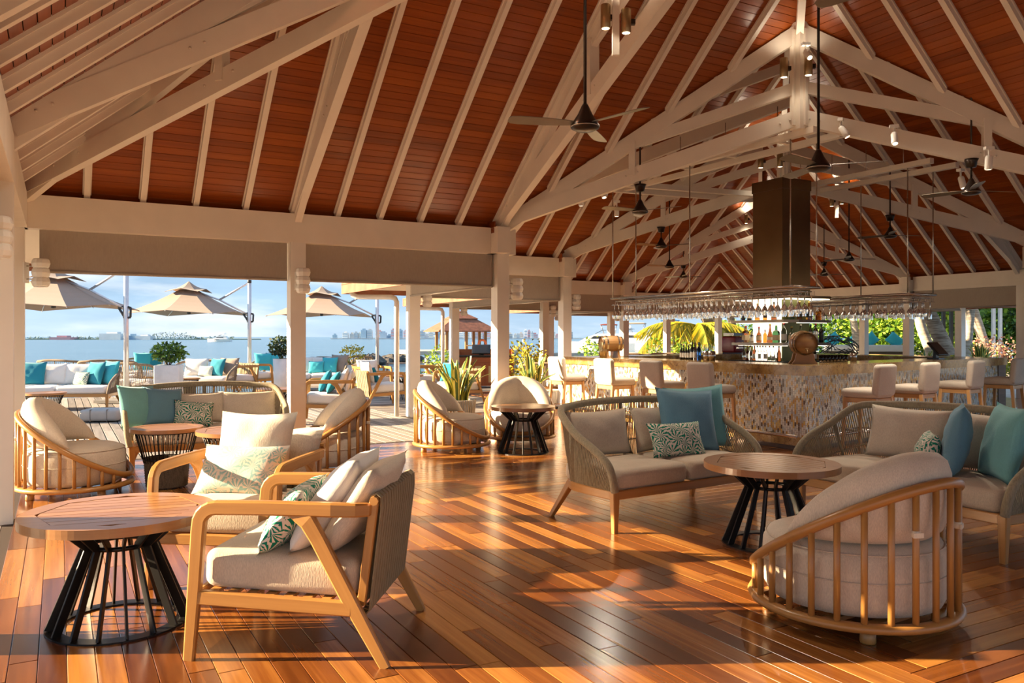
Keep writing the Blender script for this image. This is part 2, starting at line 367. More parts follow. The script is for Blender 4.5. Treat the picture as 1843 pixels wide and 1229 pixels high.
def leafmat(name, a, b, c, rough=0.45, trans=0.25):
    t = NT(name, rough); t.color(t.ramp(t.rnd(), (0.1, a), (0.5, b), (0.9, c)))
    t.b.inputs['Subsurface Weight'].default_value = 0.0
    tr = t.n('BsdfTranslucent'); mx = t.n('MixShader'); mx.inputs[0].default_value = trans
    rp = t.ramp(t.rnd(), (0.1, tuple(x * 1.2 for x in a)), (0.5, tuple(min(1, x * 1.2) for x in b)), (0.9, tuple(min(1, x * 1.2) for x in c))); t.l(rp, tr.inputs[0])
    t.l(t.b.outputs[0], mx.inputs[1]); t.l(tr.outputs[0], mx.inputs[2]); t.l(mx.outputs[0], t.N['Material Output'].inputs[0])
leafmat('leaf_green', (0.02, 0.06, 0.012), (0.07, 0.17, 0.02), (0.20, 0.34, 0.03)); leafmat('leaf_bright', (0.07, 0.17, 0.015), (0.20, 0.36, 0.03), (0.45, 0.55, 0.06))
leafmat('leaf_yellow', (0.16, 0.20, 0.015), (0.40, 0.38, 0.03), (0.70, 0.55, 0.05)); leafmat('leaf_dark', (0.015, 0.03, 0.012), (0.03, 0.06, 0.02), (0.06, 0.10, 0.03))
leafmat('palm_leaf', (0.13, 0.17, 0.01), (0.38, 0.32, 0.02), (0.62, 0.46, 0.03)); leafmat('flower_pink', (0.55, 0.22, 0.18), (0.72, 0.42, 0.30), (0.80, 0.60, 0.30))
def mk_snake():
    t = NT('snake_leaf', 0.4); u = t.n('TexCoord'); sp = t.n('SeparateXYZ'); t.l(u.outputs['UV'], sp.inputs[0])
    e = t.math('ABSOLUTE', t.math('SUBTRACT', sp.outputs['Y'], 0.5)); e = t.math('ADD', e, t.math('MULTIPLY', t.math('SUBTRACT', t.noise(t.coord('UV', (3, 14, 1)), 3, 2), 0.5), 0.16))
    t.color(t.ramp(e, (0.22, (0.06, 0.13, 0.03)), (0.30, (0.55, 0.50, 0.10))))
mk_snake()
def mk_trunk(name, a, b):
    t = NT(name, 0.9); n = t.noise(t.coord('Object', (3, 3, 22)), 1.0, 5); t.color(t.ramp(n, (0.35, a), (0.65, b))); t.bump(n, 0.6, 0.02)
mk_trunk('palm_trunk', (0.17, 0.12, 0.09), (0.40, 0.33, 0.27)); mk_trunk('palm_trunk_pale', (0.33, 0.28, 0.23), (0.56, 0.50, 0.43))
def emit(name, c, st):
    t = NT(name); t.b.inputs['Emission Color'].default_value = (*c, 1); t.b.inputs['Emission Strength'].default_value = st; t.color(c)
emit('lit_panel', (1.0, 0.86, 0.68), 1.1); emit('lamp_glow', (1.0, 0.80, 0.52), 3.0); emit('shelf_light', (1.0, 0.84, 0.60), 2.2)

# ------------------------------------------------------------------ the pavilion: four square roofs chained on the diagonal
SEC = [(-0.30, -1.23, 11.10, 10.17), (5.50, 4.57, 14.38, 13.45), (8.70, 7.77, 19.10, 18.60), (14.0, 13.5, 21.3, 22.6)]
ZE, ZBEAM, PITCH, OV = 2.93, 2.57, 0.84, 1.0
ZB = ZE + 0.155                                   # underside of the boards above the wall line
def dist(j, u, v): a = SEC[j]; return min(u - a[0], v - a[1], a[2] - u, a[3] - v)
def inside(u, v, e=0.0): return any(dist(j, u, v) > e for j in range(4))
class Side:
    def __init__(s, i, k):
        a = SEC[i]; s.i, s.k = i, k
        s.lo, s.hi = (a[0], a[2]) if k in 'NS' else (a[1], a[3]); s.half = min(a[2] - a[0], a[3] - a[1]) / 2
    def pt(s, q, t):
        a = SEC[s.i]
        return {'S': (q, a[1] + t), 'N': (q, a[3] - t), 'W': (a[0] + t, q), 'E': (a[2] - t, q)}[s.k]
    def ok(s, q, t):
        if q < s.lo + t - 1e-6 or q > s.hi - t + 1e-6 or t > s.half: return False
        u, v = s.pt(q, t); return all(dist(j, u, v) <= t + 1e-6 for j in range(4) if j != s.i)
    def spans(s, t, n=160):
        lo, hi = s.lo + t, s.hi - t
        if hi - lo < 0.01: return []
        qs = [lo + (hi - lo) * k / n for k in range(n + 1)]; fl = [s.ok(q, t) for q in qs]; out = []; st = None
        def edge(a, b):
            fa = s.ok(a, t)
            for _ in range(18):
                m = (a + b) / 2
                if s.ok(m, t) == fa: a = m
                else: b = m
            return a if fa else b
        for k in range(n + 1):
            if fl[k] and st is None: st = qs[k] if k == 0 else edge(qs[k - 1], qs[k])
            if st is not None and (not fl[k] or k == n):
                en = qs[k] if fl[k] else edge(qs[k - 1], qs[k]); out.append((st, en)); st = None
        return [x for x in out if x[1] - x[0] > 0.02]
    def tspans(s, q, n=140):
        ts = [-OV + (s.half + OV) * k / n for k in range(n + 1)]; out = []; st = None; pv = None
        for k, t in enumerate(ts):
            f = s.ok(q, t)
            if f and st is None: st = t
            if st is not None and (not f or k == n): out.append((st, pv)); st = None
            pv = t
        return [x for x in out if x[1] - x[0] > 0.25]
SIDES = [Side(i, k) for i in range(4) for k in 'NWES']
def P3(u, v, z): return W(u, v, z)
def strip(m, sd, t0, t1, dz, th, both=False):
    A, B = sd.spans(t0), sd.spans(t1)
    for a in A:
        for b in B:
            if min(a[1], b[1]) - max(a[0], b[0]) <= 0: continue
            c = [P3(*sd.pt(a[0], t0), ZB + PITCH * t0 + dz), P3(*sd.pt(a[1], t0), ZB + PITCH * t0 + dz), P3(*sd.pt(b[1], t1), ZB + PITCH * t1 + dz), P3(*sd.pt(b[0], t1), ZB + PITCH * t1 + dz)]
            o = random.random() * 30; w = (t1 - t0) / 0.766
            uv = [(a[0] + o, o), (a[1] + o, o), (b[1] + o, o + w), (b[0] + o, o + w)]
            if th:
                d = [x + Vector((0, 0, th)) for x in c]
                m.add(c + d, [(0, 1, 2, 3), (7, 6, 5, 4), (0, 4, 5, 1), (1, 5, 6, 2), (2, 6, 7, 3), (3, 7, 4, 0)], [uv, uv[::-1], uv, uv, uv, uv])
            else: m.add(c, [(0, 1, 2, 3)], [uv])
            yield (a, b)

def build_roof():
    back = M(); soff = M(); tiles = M()
    for sd in SIDES:
        n = int(sd.half / 0.4); T = [sd.half * k / n for k in range(n + 1)]; T[-1] -= 0.01
        for k in range(n): list(strip(back, sd, T[k], T[k + 1], 0.016, 0))
        for k in range(n): list(strip(tiles, sd, T[k], T[k + 1], 0.12, 0))
        list(strip(soff, sd, -OV, -0.24, 0.0, 0.02)); list(strip(tiles, sd, -OV - 0.03, 0.0, 0.12, 0))
        for a, b in sd.spans(-OV):
            for q in (0,):
                tiles.beam(P3(*sd.pt(a - 0.02, -OV), ZB - PITCH * OV + 0.03), P3(*sd.pt(b + 0.02, -OV), ZB - PITCH * OV + 0.03), 0.04, 0.20)
    ceil = tag(back.obj('ceiling', 'dark_gap'), 'vaulted hipped ceiling of narrow red brown boards between pale rafters', 'ceiling', kind='structure')
    soff.obj('soffit', 'beam_paint', ceil)
    rt = tiles.obj('roof_tiles', 'roof_tile', ceil); rt['kind'] = 'stuff'
    st = M(); step = 0.0715; cnt = 0
    for sd in SIDES:
        t = -0.24
        while t + step < sd.half:
            near = sd.i == 0 and sd.k in 'NWE' or (sd.i == 1 and sd.k == 'E')
            if near and cnt < 299:
                m = M(); r = list(strip(m, sd, t + 0.003, t + step - 0.003, 0.0, 0.012))
                if r: m.obj('board', 'ceiling_wood', ceil); cnt += 1
            else: list(strip(st, sd, t + 0.003, t + step - 0.003, 0.0, 0.012))
            t += step
    q = st.obj('board_field', 'ceiling_wood', ceil); q['kind'] = 'stuff'
    for sd in SIDES:
        L = sd.hi - sd.lo; n = max(1, round(L / 0.575))
        for k in range(1, n):
            s = sd.lo + L * k / n
            for t0, t1 in sd.tspans(s):
                if t1 < 0.1: continue
                t0 = max(t0, -0.10)
                m = M(); dz = -0.048
                m.beam(P3(*sd.pt(s, t0), ZB + PITCH * t0 + dz), P3(*sd.pt(s, t1), ZB + PITCH * t1 + dz), 0.062, 0.094)
                m.beam(P3(*sd.pt(s, t0), ZB + PITCH * t0 - 0.012), P3(*sd.pt(s, t1), ZB + PITCH * t1 - 0.012), 0.088, 0.026)
                m.obj('rafter', 'beam_paint', ceil)
    return ceil
CEIL = build_roof()

def build_walls():
    cols = {}; nb = 0
    lanterns = []
    for sd in SIDES:
        for a, b in sd.spans(0.0):
            if b - a < 0.3: continue
            n = max(1, round((b - a) / 2.9)); nb += 1
            out = -0.10
            m = M(); m.beam(P3(*sd.pt(a - 0.2, out), (ZE + ZBEAM) / 2), P3(*sd.pt(b + 0.2, out), (ZE + ZBEAM) / 2), 0.2, ZE - ZBEAM)
            bo = tag(m.obj('trim_%d' % nb, 'beam_paint'), None, None, None, 'structure')
            m = M(); m.beam(P3(*sd.pt(a - 0.1, -0.19), ZE + 0.0), P3(*sd.pt(b + 0.1, -0.19), ZE + 0.0), 0.02, 0.16); m.obj('shade_fill_board', 'ceiling_wood', bo)  # brown strip standing in for the dark shadow between rafters and beam
            for k in range(n + 1):
                q = a + (b - a) * k / n; u, v = sd.pt(q, out)
                
                if abs(u + 0.3) < 0.01: u = -0.42
                if any(math.dist((u, v), c) < 0.45 for c in cols): continue
                cols[(u, v)] = sd.k
            if (sd.i, sd.k) in ((0, 'S'), (0, 'E'), (1, 'S'), (1, 'E'), (2, 'S')): n = 0      # blinds left out on the unseen right sides to admit more sky light
            for k in range(n):
                q0, q1 = a + (b - a) * k / n + 0.11, a + (b - a) * (k + 1) / n - 0.11
                yield ('blind', sd, q0, q1)
    for (u, v), k in cols.items(): yield ('col', u, v, k)
BL = list(build_walls())
WALLW = {'N': (0, 1), 'S': (0, -1), 'E': (1, 0), 'W': (-1, 0)}
col_i = 0
def near_txt(px, py): return None
def build_bays():
    seen = set()
    for it in BL:
        if it[0] == 'blind':
            _, sd, q0, q1 = it
            m = M(); N = 14; zt, zb = ZBEAM + 0.02, 2.12
            vs = []; fs = []
            for j in range(5):
                for i in range(N + 1):
                    q = q0 + (q1 - q0) * i / N; w = 0.012 * math.sin(i * 1.7 + j * 0.8 + q0 * 3) * (j / 4)
                    vs.append(P3(*sd.pt(q, -0.13 + w), zt + (zb - zt) * j / 4))
            for j in range(4):
                for i in range(N): fs.append((j * (N + 1) + i, j * (N + 1) + i + 1, (j + 1) * (N + 1) + i + 1, (j + 1) * (N + 1) + i))
            m.add(vs, fs, None, True)
            c = P3(*sd.pt((q0 + q1) / 2, -0.13), 2.3)
            yield ('blind', m, c, sd, q0, q1)
        else: yield it
COLS = []
for it in list(build_bays()):
    if it[0] == 'col':
        _, u, v, k = it
        m = M(); m.beam(W(u, v, -0.02), W(u, v, ZBEAM + 0.01), 0.19, 0.19, up=W(0, 1))
        o = m.obj('column', 'white_paint'); o['kind'] = 'structure'; COLS.append((u, v, o))
    else:
        _, m, c, sd, q0, q1 = it
        px = CX + FOC * c.x / c.y if c.y > 0.5 else -9999
        t = thing('roller_blind', '', 'blind', (0, 0, 0), 0, 'half lowered roller blinds')
        m.obj('fabric', 'blind_fabric', t)
        h = M(); h.tube([P3(*sd.pt(q0, -0.13), 2.115), P3(*sd.pt(q1, -0.13), 2.115)], 0.018, 8); h.obj('hem_bar', 'blind_fabric', t)
        t['px'] = px; t['wall'] = '%d%s' % (sd.i, sd.k)
BLINDS = [o for o in C.objects if o.name.startswith('roller_blind')]
BLNAME = {'0N': ['taupe roller blind over the sea side bay beside the leftmost corner post', 'taupe roller blind over the sea side bay between post and host cabinet view'],
          '0W': ['taupe roller blind nearest the camera on the left wall, second bay', 'taupe roller blind on the left wall right at the corner post', 'taupe roller blind of the left wall beside the camera', 'taupe roller blind of the left wall behind the camera'],
          '1N': ['short taupe blind above the snake plant, just left of the first bar stool'], '2N': ['taupe blind of the far bay hidden behind the plant bay', 'taupe blind above the moored yachts left of the glass rack']}
for w in set(o['wall'] for o in BLINDS):
    L = sorted([o for o in BLINDS if o['wall'] == w], key=lambda o: o['px'])
    for k, o in enumerate(L):
        nm = BLNAME.get(w, [])
        o['label'] = nm[k] if k < len(nm) else 'taupe roller blind in the %s, %s from the left' % ({'0': 'front room', '1': 'middle', '2': 'bar room', '3': 'farthest'}[w[0]] + ' ' + {'N': 'sea side bays', 'W': 'return wall', 'E': 'garden side bays', 'S': 'right near wall'}[w[1]], ('first', 'second', 'third', 'fourth', 'fifth')[k])
for o in BLINDS: del o['px']; del o['wall']

# ------------------------------------------------------------------ trusses
def roofz(d): return ZB + PITCH * d
def truss(label, e, c, d, low=0.5, post=True, strut=(0.46,), w=0.085):
    """e: eave corner (u,v), c: where it ends under the roof, d: roof distance at c"""
    t = thing('roof_truss', label, 'truss', (0, 0, 0), 0, 'roof trusses')
    E, Cc = Vector(e), Vector(c)
    def pt(f, z): p = E + (Cc - E) * f; return W(p.x, p.y, z)
    rz = lambda f: roofz(d * f) - 0.13
    lz = lambda f: ZE + 0.10 + (PITCH * d * low) * f
    m = M(); m.beam(pt(-0.03, rz(-0.03)), pt(1, rz(1)), w, 0.20); m.obj('top_chord', 'beam_paint', t)
    m = M(); m.beam(pt(-0.01, lz(-0.01)), pt(1, lz(1)), w * 1.25, 0.20); bc = m.obj('bottom_chord', 'beam_paint', t)
    for f in strut:
        if rz(f) - lz(f) > 0.25:
            m = M(); m.beam(pt(f, lz(f)), pt(f, rz(f)), 0.13, w, up=pt(1, 0) - pt(0, 0)); m.obj('strut', 'beam_paint', t)
    f = strut[0]
    m = M(); m.beam(pt(f, rz(f) - 0.03), pt(1, lz(1) + 0.16 + 0.1 * PITCH * d), w * 0.8, 0.15); m.obj('tie', 'beam_paint', t)
    # bolts
    b = M(); nrm = (pt(1, 0) - pt(0, 0)).normalized().cross(Vector((0, 0, 1)))
    if (nrm.y > 0): nrm = -nrm
    for f in (0.05, 0.09, strut[0] - 0.02, strut[0] + 0.02, 0.94, 0.97):
        p = pt(f, lz(f) + (0.02 if f < 0.5 else 0.0)) + nrm * (w * 0.62); b.tube([p, p + nrm * 0.012], 0.012, 6)
    q = b.obj('bolts', 'beam_paint', t); q['kind'] = 'stuff'
    return t
A1 = (5.4, 4.47); KP1 = (8.3, 7.37); A2 = (9.94, 9.01); KP2 = (11.54, 10.61); KP3 = (16.55, 16.05)
truss('long hip truss rising from the leftmost corner post to the near roof peak', (-0.30, 10.17), A1, 5.7, 0.62, strut=(0.30, 0.62))
truss('truss rising from the middle sea side post up the near roof', (2.6, 10.17), (2.6, 7.2), 2.95, 0.72)
truss('steep truss rising from the corner post left of the bar towards the near roof peak', (5.45, 10.17), (5.45, 4.47), 5.7, 0.62, strut=(0.40, 0.70))
truss('valley truss from the corner post left of the bar to the big king post', (5.50, 10.17), KP1, 2.8)
truss('valley truss from the big king post down to the right edge of the photo', (11.10, 4.57), KP1, 2.8)
truss('valley truss from the second corner post to the king post above the glass rack', (8.70, 13.45), KP2, 2.84)
truss('valley truss from the second king post to the pale column at the right edge', (14.38, 7.77), KP2, 2.84)
truss('valley truss above the left end of the glass rack', (14.0, 18.6), KP3, 2.55)
truss('valley truss right of the bronze hood tower', (19.1, 13.5), KP3, 2.55)
truss('hip truss of the middle roof behind the left valley truss', (5.50, 13.45), A2, 4.44, 0.55)
truss('hip truss of the far left roof corner beyond the palm view', (8.70, 18.6), (13.9, 13.4), 5.2, 0.6, strut=(0.35, 0.65))
truss('hip truss over the garden side roof corner', (19.1, 7.77), (13.9, 12.97), 5.2, 0.6, strut=(0.35, 0.65))
truss('hip truss in the farthest roof above the palm fronds', (14.0, 22.6), (17.65, 18.95), 3.65, 0.55)
truss('hip truss in the farthest roof on the garden side', (21.3, 13.5), (17.65, 17.15), 3.65, 0.55)
truss('truss rising from the left wall post beside the camera', (-0.30, 4.47), (5.4, 4.47), 5.7, 0.62, strut=(0.40, 0.70))
truss('truss rising from the left wall post next to the corner', (-0.30, 7.32), (2.55, 7.32), 2.85, 0.72)
truss('common truss of the bar roof on the sea side', (11.35, 18.6), (11.35, 15.9), 2.65, 0.7)
truss('common truss of the bar roof on the garden side', (19.1, 10.7), (16.2, 10.7), 2.9, 0.7)
truss('common truss of the middle roof on the sea side', (7.1, 13.45), (7.1, 11.8), 1.6, 0.6)
def ridge(label, a, da, b, db, h=0.2):
    m = M(); m.beam(W(*a, roofz(da) - 0.12), W(*b, roofz(db) - 0.12), 0.09, h); m.obj('hip_rafter', 'beam_paint', CEIL)['label'] = label
ridge('hip rafter climbing from the big king post to the near roof peak', KP1, 2.8, A1, 5.7)
ridge('hip rafter climbing from the big king post to the middle roof peak', KP1, 2.8, A2, 4.44)
ridge('hip rafter from the middle roof peak down to the second king post', A2, 4.44, KP2, 2.84)
ridge('hip rafter from the second king post up to the bar roof peak', KP2, 2.84, (13.9, 12.97), 5.2)
ridge('hip rafter from the bar roof peak down to the last king post', (13.9, 13.4), 5.2, KP3, 2.55)
ridge('hip rafter from the last king post up to the farthest ridge', KP3, 2.55, (17.65, 17.15), 3.65)
ridge('hip rafter of the near roof over the front right, above the frame', (11.1, -1.23), 0.0, A1, 5.7)
ridge('hip rafter of the near roof behind the camera', (-0.3, -1.23), 0.0, A1, 5.7)
def king(label, c, d):
    t = thing('king_post', label, 'post', W(*c), TH, None, 'structure'); zb = ZE + 0.10 + PITCH * d * 0.5 - 0.16; zt = roofz(d) - 0.02
    m = M(); m.beam((0, 0, zb), (0, 0, zt), 0.17, 0.17, up=(0, 1, 0)); m.obj('shaft', 'beam_paint', t)
    for a, b in ((1, 0), (-1, 0), (0, 1), (0, -1)):
        m = M(); m.beam((a * 0.10, b * 0.10, zb + 0.05), (a * 0.10, b * 0.10, zt - 0.1), 0.05, 0.03, up=(b, a, 0) if a else (0, 1, 0)); m.obj('cover_strip', 'beam_paint', t)
    return zb, zt
KZ = king('big white king post where the two nearest valley trusses meet', KP1, 2.8)
king('second white king post above the bar corner', KP2, 2.84)
king('third white king post behind the bronze tower', KP3, 2.55)
king('short king post hanging from the near roof peak', A1, 2.6) if False else None

# ------------------------------------------------------------------ floor planks
def frect(m, a, b, c, d, z, th, along_u):                # bevelled plank, rectangle in building axes
    g, bv = 0.0012, 0.002
    a, c = a + g, c - g; b, d = b + g, d - g
    o = random.random() * 40
    def uv(u, v): return (u + o, v + o * 0.7) if along_u else (v + o, u + o * 0.7)
    lo = [(a, b), (c, b), (c, d), (a, d)]; hi = [(a + bv, b + bv), (c - bv, b + bv), (c - bv, d - bv), (a + bv, d - bv)]
    vs = [W(*p, z - th) for p in lo] + [W(*p, z - 0.0015) for p in lo] + [W(*p, z) for p in hi]
    fs = [(8, 9, 10, 11)]; us = [[uv(*p) for p in hi]]
    for i in range(4):
        j = (i + 1) % 4; fs.append((4 + i, 4 + j, 8 + j, 8 + i)); us.append([uv(*lo[i]), uv(*lo[j]), uv(*hi[j]), uv(*hi[i])])
        fs.append((i, j, 4 + j, 4 + i)); us.append([uv(*lo[i]), uv(*lo[j]), uv(*lo[j]), uv(*lo[i])])
    m.add(vs, fs, us)
def score(u, v, area):
    p = W(u, v)
    if p.y < 2.6: return 0.0
    x = CX + FOC * p.x / p.y; y = HORIZ + FOC * EYE / p.y
    if x < -150 or x > 2000 or y > 1330: return 0.0
    return area * FOC * FOC * EYE / p.y ** 3
def split(a, b, lo=0.7, hi=1.9):
    out = []; x = a
    while x < b - 1e-6:
        L = random.uniform(lo, hi)
        if b - x - L < 0.35: L = b - x
        out.append((x, min(b, x + L))); x += L
    return out
def build_floor():
    rects = []; u0, v0, u1, v1 = SEC[0]; w = (u1 - u0) / 2 / 52
    for i in range(52):
        for a, b in split(v0 + i * w, v1 - i * w): rects.append((u0 + i * w, a, u0 + (i + 1) * w, b, False))
        for a, b in split(u0 + (i + 1) * w, u1 - i * w): rects.append((a, v1 - (i + 1) * w, b, v1 - i * w, True))
        for a, b in split(v0 + (i + 1) * w, v1 - (i + 1) * w): rects.append((u1 - (i + 1) * w, a, u1 - i * w, b, False))
        for a, b in split(u0 + (i + 1) * w, u1 - i * w): rects.append((a, v0 + i * w, b, v0 + (i + 1) * w, True))
    v = 4.57
    while v < 22.6 - w:
        vm = v + w / 2; us = []
        for j in (1, 2, 3):
            a = SEC[j]
            if a[1] < vm < a[3]: us.append([a[0], a[2]])
        us.sort(); mg = []
        for x in us:
            if mg and x[0] <= mg[-1][1]: mg[-1][1] = max(mg[-1][1], x[1])
            else: mg.append(x)
        for a, b in mg:
            if vm < v1 and a < u1: a = u1
            if b - a > 0.2:
                for p, q in split(a, b): rects.append((p, v, q, v + w, True))
        v += w
    fl = M()
    for a in SEC:
        fl.add([W(a[0] - .2, a[1] - .2, -0.014), W(a[2] + .2, a[1] - .2, -0.014), W(a[2] + .2, a[3] + .2, -0.014), W(a[0] - .2, a[3] + .2, -0.014)], [(0, 1, 2, 3)])
    fo = tag(fl.obj('floor', 'dark_gap'), 'glossy reddish hardwood plank floor laid in interlocking directions', 'floor', kind='structure')
    sc = sorted(rects, key=lambda r: -score((r[0] + r[2]) / 2, (r[1] + r[3]) / 2, (r[2] - r[0]) * (r[3] - r[1])))
    for r in sc[:298]:
        m = M(); frect(m, r[0], r[1], r[2], r[3], random.uniform(-0.0006, 0.0), 0.012, r[4]); m.obj('plank', 'floor_wood', fo)
    m = M()
    for r in sc[298:]: frect(m, r[0], r[1], r[2], r[3], random.uniform(-0.0006, 0.0), 0.012, r[4])
    q = m.obj('plank_field', 'floor_wood', fo); q['kind'] = 'stuff'
build_floor()
def build_deck():
    z = -0.012; rects = []; w = 0.135
    u = -14.0
    while u < 5.3:
        x0 = 10.37 if u > -0.5 else -4.0
        for a, b in split(x0, 21.5, 2.2, 4.2): rects.append((u, a, u + w - 0.012, b, False))
        u += w
    v = 13.7
    while v < 26.0:
        b = 8.5 if v < 18.8 else (13.8 if v < 22.8 else 24.0)
        for a, c in split(5.32, b, 2.2, 4.2): rects.append((a, v, c, v + w - 0.012, True))
        v += w
    dk = M(); dk.add([W(-14, -4, -0.06), W(24, -4, -0.06), W(24, 26, -0.06), W(5.3, 26, -0.06), W(5.3, 21.5, -0.06), W(-14, 21.5, -0.06)], [(0, 1, 2, 3, 4, 5)])
    # edge of the terrace down to the water
    dk.beam(W(-14, 21.5, -0.5), W(5.3, 21.5, -0.5), 0.12, 0.95); dk.beam(W(5.3, 26, -0.5), W(24, 26, -0.5), 0.12, 0.95)
    do = tag(dk.obj('terrace', 'concrete'), 'weathered grey timber terrace deck outside by the sea', 'deck', kind='structure')
    sc = sorted(rects, key=lambda r: -score((r[0] + r[2]) / 2, (r[1] + r[3]) / 2, (r[2] - r[0]) * (r[3] - r[1])))
    for r in sc[:260]: m = M(); frect(m, r[0], r[1], r[2], r[3], z, 0.03, r[4]); m.obj('deck_board', 'deck_wood', do)
    m = M()
    for r in sc[260:]: frect(m, r[0], r[1], r[2], r[3], z, 0.03, r[4])
    q = m.obj('deck_board_field', 'deck_wood', do); q['kind'] = 'stuff'
build_deck()
def build_sea():
    m = M(); z = -1.1; ys = [-60, 20, 60, 150, 400, 1000, 3000]
    m.add([(-6000, -400, z), (6000, -400, z), (6000, 9000, z), (-6000, 9000, z)], [(0, 1, 2, 3)])
    tag(m.obj('sea', 'sea_water'), 'calm rippled blue sea stretching to the horizon', 'sea', kind='structure')
build_sea()

# ------------------------------------------------------------------ lanterns on the posts, ceiling fans, spot lamps
def make_lantern():
    t = thing('wall_lantern', 'x', 'lantern', (0, 0, 0), 0, 'tiered wall lanterns')
    for k in range(3):
        z = k * 0.10
        m = M(); m.lathe([(0.070, z), (0.082, z + 0.012), (0.092, z + 0.05), (0.082, z + 0.088), (0.070, z + 0.1)], 10, smooth=False); m.obj('tier', 'lantern_white', t)
    m = M(); m.lathe([(0.0, -0.008), (0.068, -0.006), (0.068, 0.0)], 10, smooth=False); m.obj('bottom_cap', 'lantern_white', t)
    m = M(); m.box((0, 0.165, 0.15), (0.10, 0.035, 0.22)); m.obj('back_plate', 'lantern_white', t)
    for z in (0.08, 0.22): m = M(); m.tube([(0, 0.07, z), (0, 0.16, z)], 0.008, 6); m.obj('bracket', 'steel', t)
    return t
lant0 = make_lantern()
LSPOT = [((-0.42, 10.27), (0.9, -0.45), 'white tiered lantern on the leftmost corner post beside the parasols', 1.94), ((2.6, 10.17), (0.05, -1), 'white tiered lantern on the middle sea side post, in front of the parasol', 1.94),
         ((5.5, 10.17), (1, 0), 'white tiered lantern right of the big corner post, above the snake plant', 1.94), ((8.7, 13.45), (1, 0), 'white tiered lantern on the post behind the first bar stool', 1.94),
         ((5.5, 13.55), (1, 0), 'white lantern on the far post above the host cabinet', 1.94), ((8.7, 18.7), (1, 0), 'small white lantern above the little pavilion roof across the water', 1.94), ((11.35, 18.7), (1, 0), 'small white lantern between the host cabinet and the second bay post', 1.94),
         ((14.0, 22.7), (1, 0), 'tiny white lantern left of the yacht', 1.94), ((16.43, 22.7), (1, 0), 'tiny white lantern beside the blue yacht awning', 1.94), ((18.87, 22.7), (1, 0), 'tiny white lantern by the palm crown', 1.94),
         ((-0.4, 7.32), (0.05, -1), 'white lantern cut by the left edge of the photo', 1.98), ((19.1, 10.5), (-0.2, -1), 'grey white lantern on the post near the right edge', 1.94)]
for i, ((u, v), d, lb, z) in enumerate(LSPOT):
    o = lant0 if i == 0 else dup(lant0, (0, 0, 0))
    dv = W(*d).normalized(); c = min(COLS, key=lambda q: math.dist(q[:2], (u, v)))
    base = W(c[0], c[1]) + dv * (0.095 + 0.18); o.location = (base.x, base.y, z); o.rotation_euler = (0, 0, face(dv.x, dv.y)); o['label'] = lb

def make_fan():
    t = thing('ceiling_fan', 'x', 'fan', (0, 0, 0), 0, 'three bladed ceiling fans')
    m = M(); m.lathe([(0.0, -0.075), (0.07, -0.072), (0.105, -0.055), (0.11, -0.035), (0.095, -0.01), (0.055, 0.05), (0.028, 0.11), (0.016, 0.13)], 20); hb = m.obj('motor', 'fan_metal', t)
    m = M(); m.tube([(0.106 * math.cos(a), 0.106 * math.sin(a), -0.042) for a in [2 * PI * k / 20 for k in range(20)]], 0.005, 5, closed=True); m.obj('chrome_rim', 'steel', hb)
    for k in range(3):
        a = 2 * PI * k / 3; ca, sa = math.cos(a), math.sin(a); m = M()
        def q(x, y, z): return (x * ca - y * sa, x * sa + y * ca, z)
        pr = [(0.09, 0.030), (0.16, 0.042), (0.30, 0.055), (0.50, 0.06), (0.56, 0.052), (0.585, 0.03)]
        vs = []; 
        for x, w in pr: vs += [q(x, -w, -0.022 - w * 0.22), q(x, w, -0.022 + w * 0.22), q(x, w, -0.017 + w * 0.22), q(x, -w, -0.017 - w * 0.22)]
        fs = []
        for i in range(len(pr) - 1):
            for j in range(4): fs.append((i * 4 + j, i * 4 + (j + 1) % 4, (i + 1) * 4 + (j + 1) % 4, (i + 1) * 4 + j))
        fs += [(3, 2, 1, 0), tuple(len(vs) - 4 + j for j in range(4))]
        m.add(vs, fs); m.obj('blade', 'blade_metal', t)
    return t
fan0 = make_fan()
# pixel x, y, depth, rod length (None: up to the roof), spin, label
FANS = [(1053, 218, 6.1, None, 192, 'large ceiling fan on a long rod in the upper middle of the photo'), (1152, 376, 11.03, 0.33, 205, 'fan on a short stem under the valley truss left of the king post'),
        (1473, 294, 7.5, None, 100, 'dark fan on a long rod in front of the bronze hood tower'), (1748, 340, 9.9, 0.36, 130, 'fan on a short stem under the truss near the right edge'),
        (1190, 440, 15.45, 0.33, 210, 'smaller fan on a short stem above the left glass rack'), (1205, 477, 19.0, None, 200, 'small fan on a long rod just below the short stem fan on the left'),
        (1230, 496, 23.0, 0.3, 20, 'tiny far fan left of the tower'), (1602, 421, 14.3, 0.33, 130, 'fan on a short stem above the right glass rack'), (1528, 464, 17.3, None, 125, 'small fan on a long rod right of the tower'),
        (1483, 492, 21.5, 0.3, 130, 'tiny far fan just right of the tower'), (1618, -40, 5.6, None, 135, 'fan at the top edge of the photo of which one blade tip shows')]
for i, (px, py, Y, rod, sp_, lb) in enumerate(FANS):
    p = atY(px, py, Y); o = fan0 if i == 0 else dup(fan0, (0, 0, 0)); o.location = p; o.rotation_euler = (0, 0, R(sp_)); o['label'] = lb
    u, v = UV(p.x, p.y); d = max(dist(j, u, v) for j in range(4)); top = rod if rod else roofz(d) - p.z
    m = M(); m.tube([(0, 0, 0.1), (0, 0, top)], 0.0125, 8); rd = m.obj('rod', 'fan_metal', o)
    m = M(); m.lathe([(0.055, top - 0.10), (0.07, top - 0.03), (0.085, top)], 14); m.obj('canopy_cup', 'fan_metal', o)

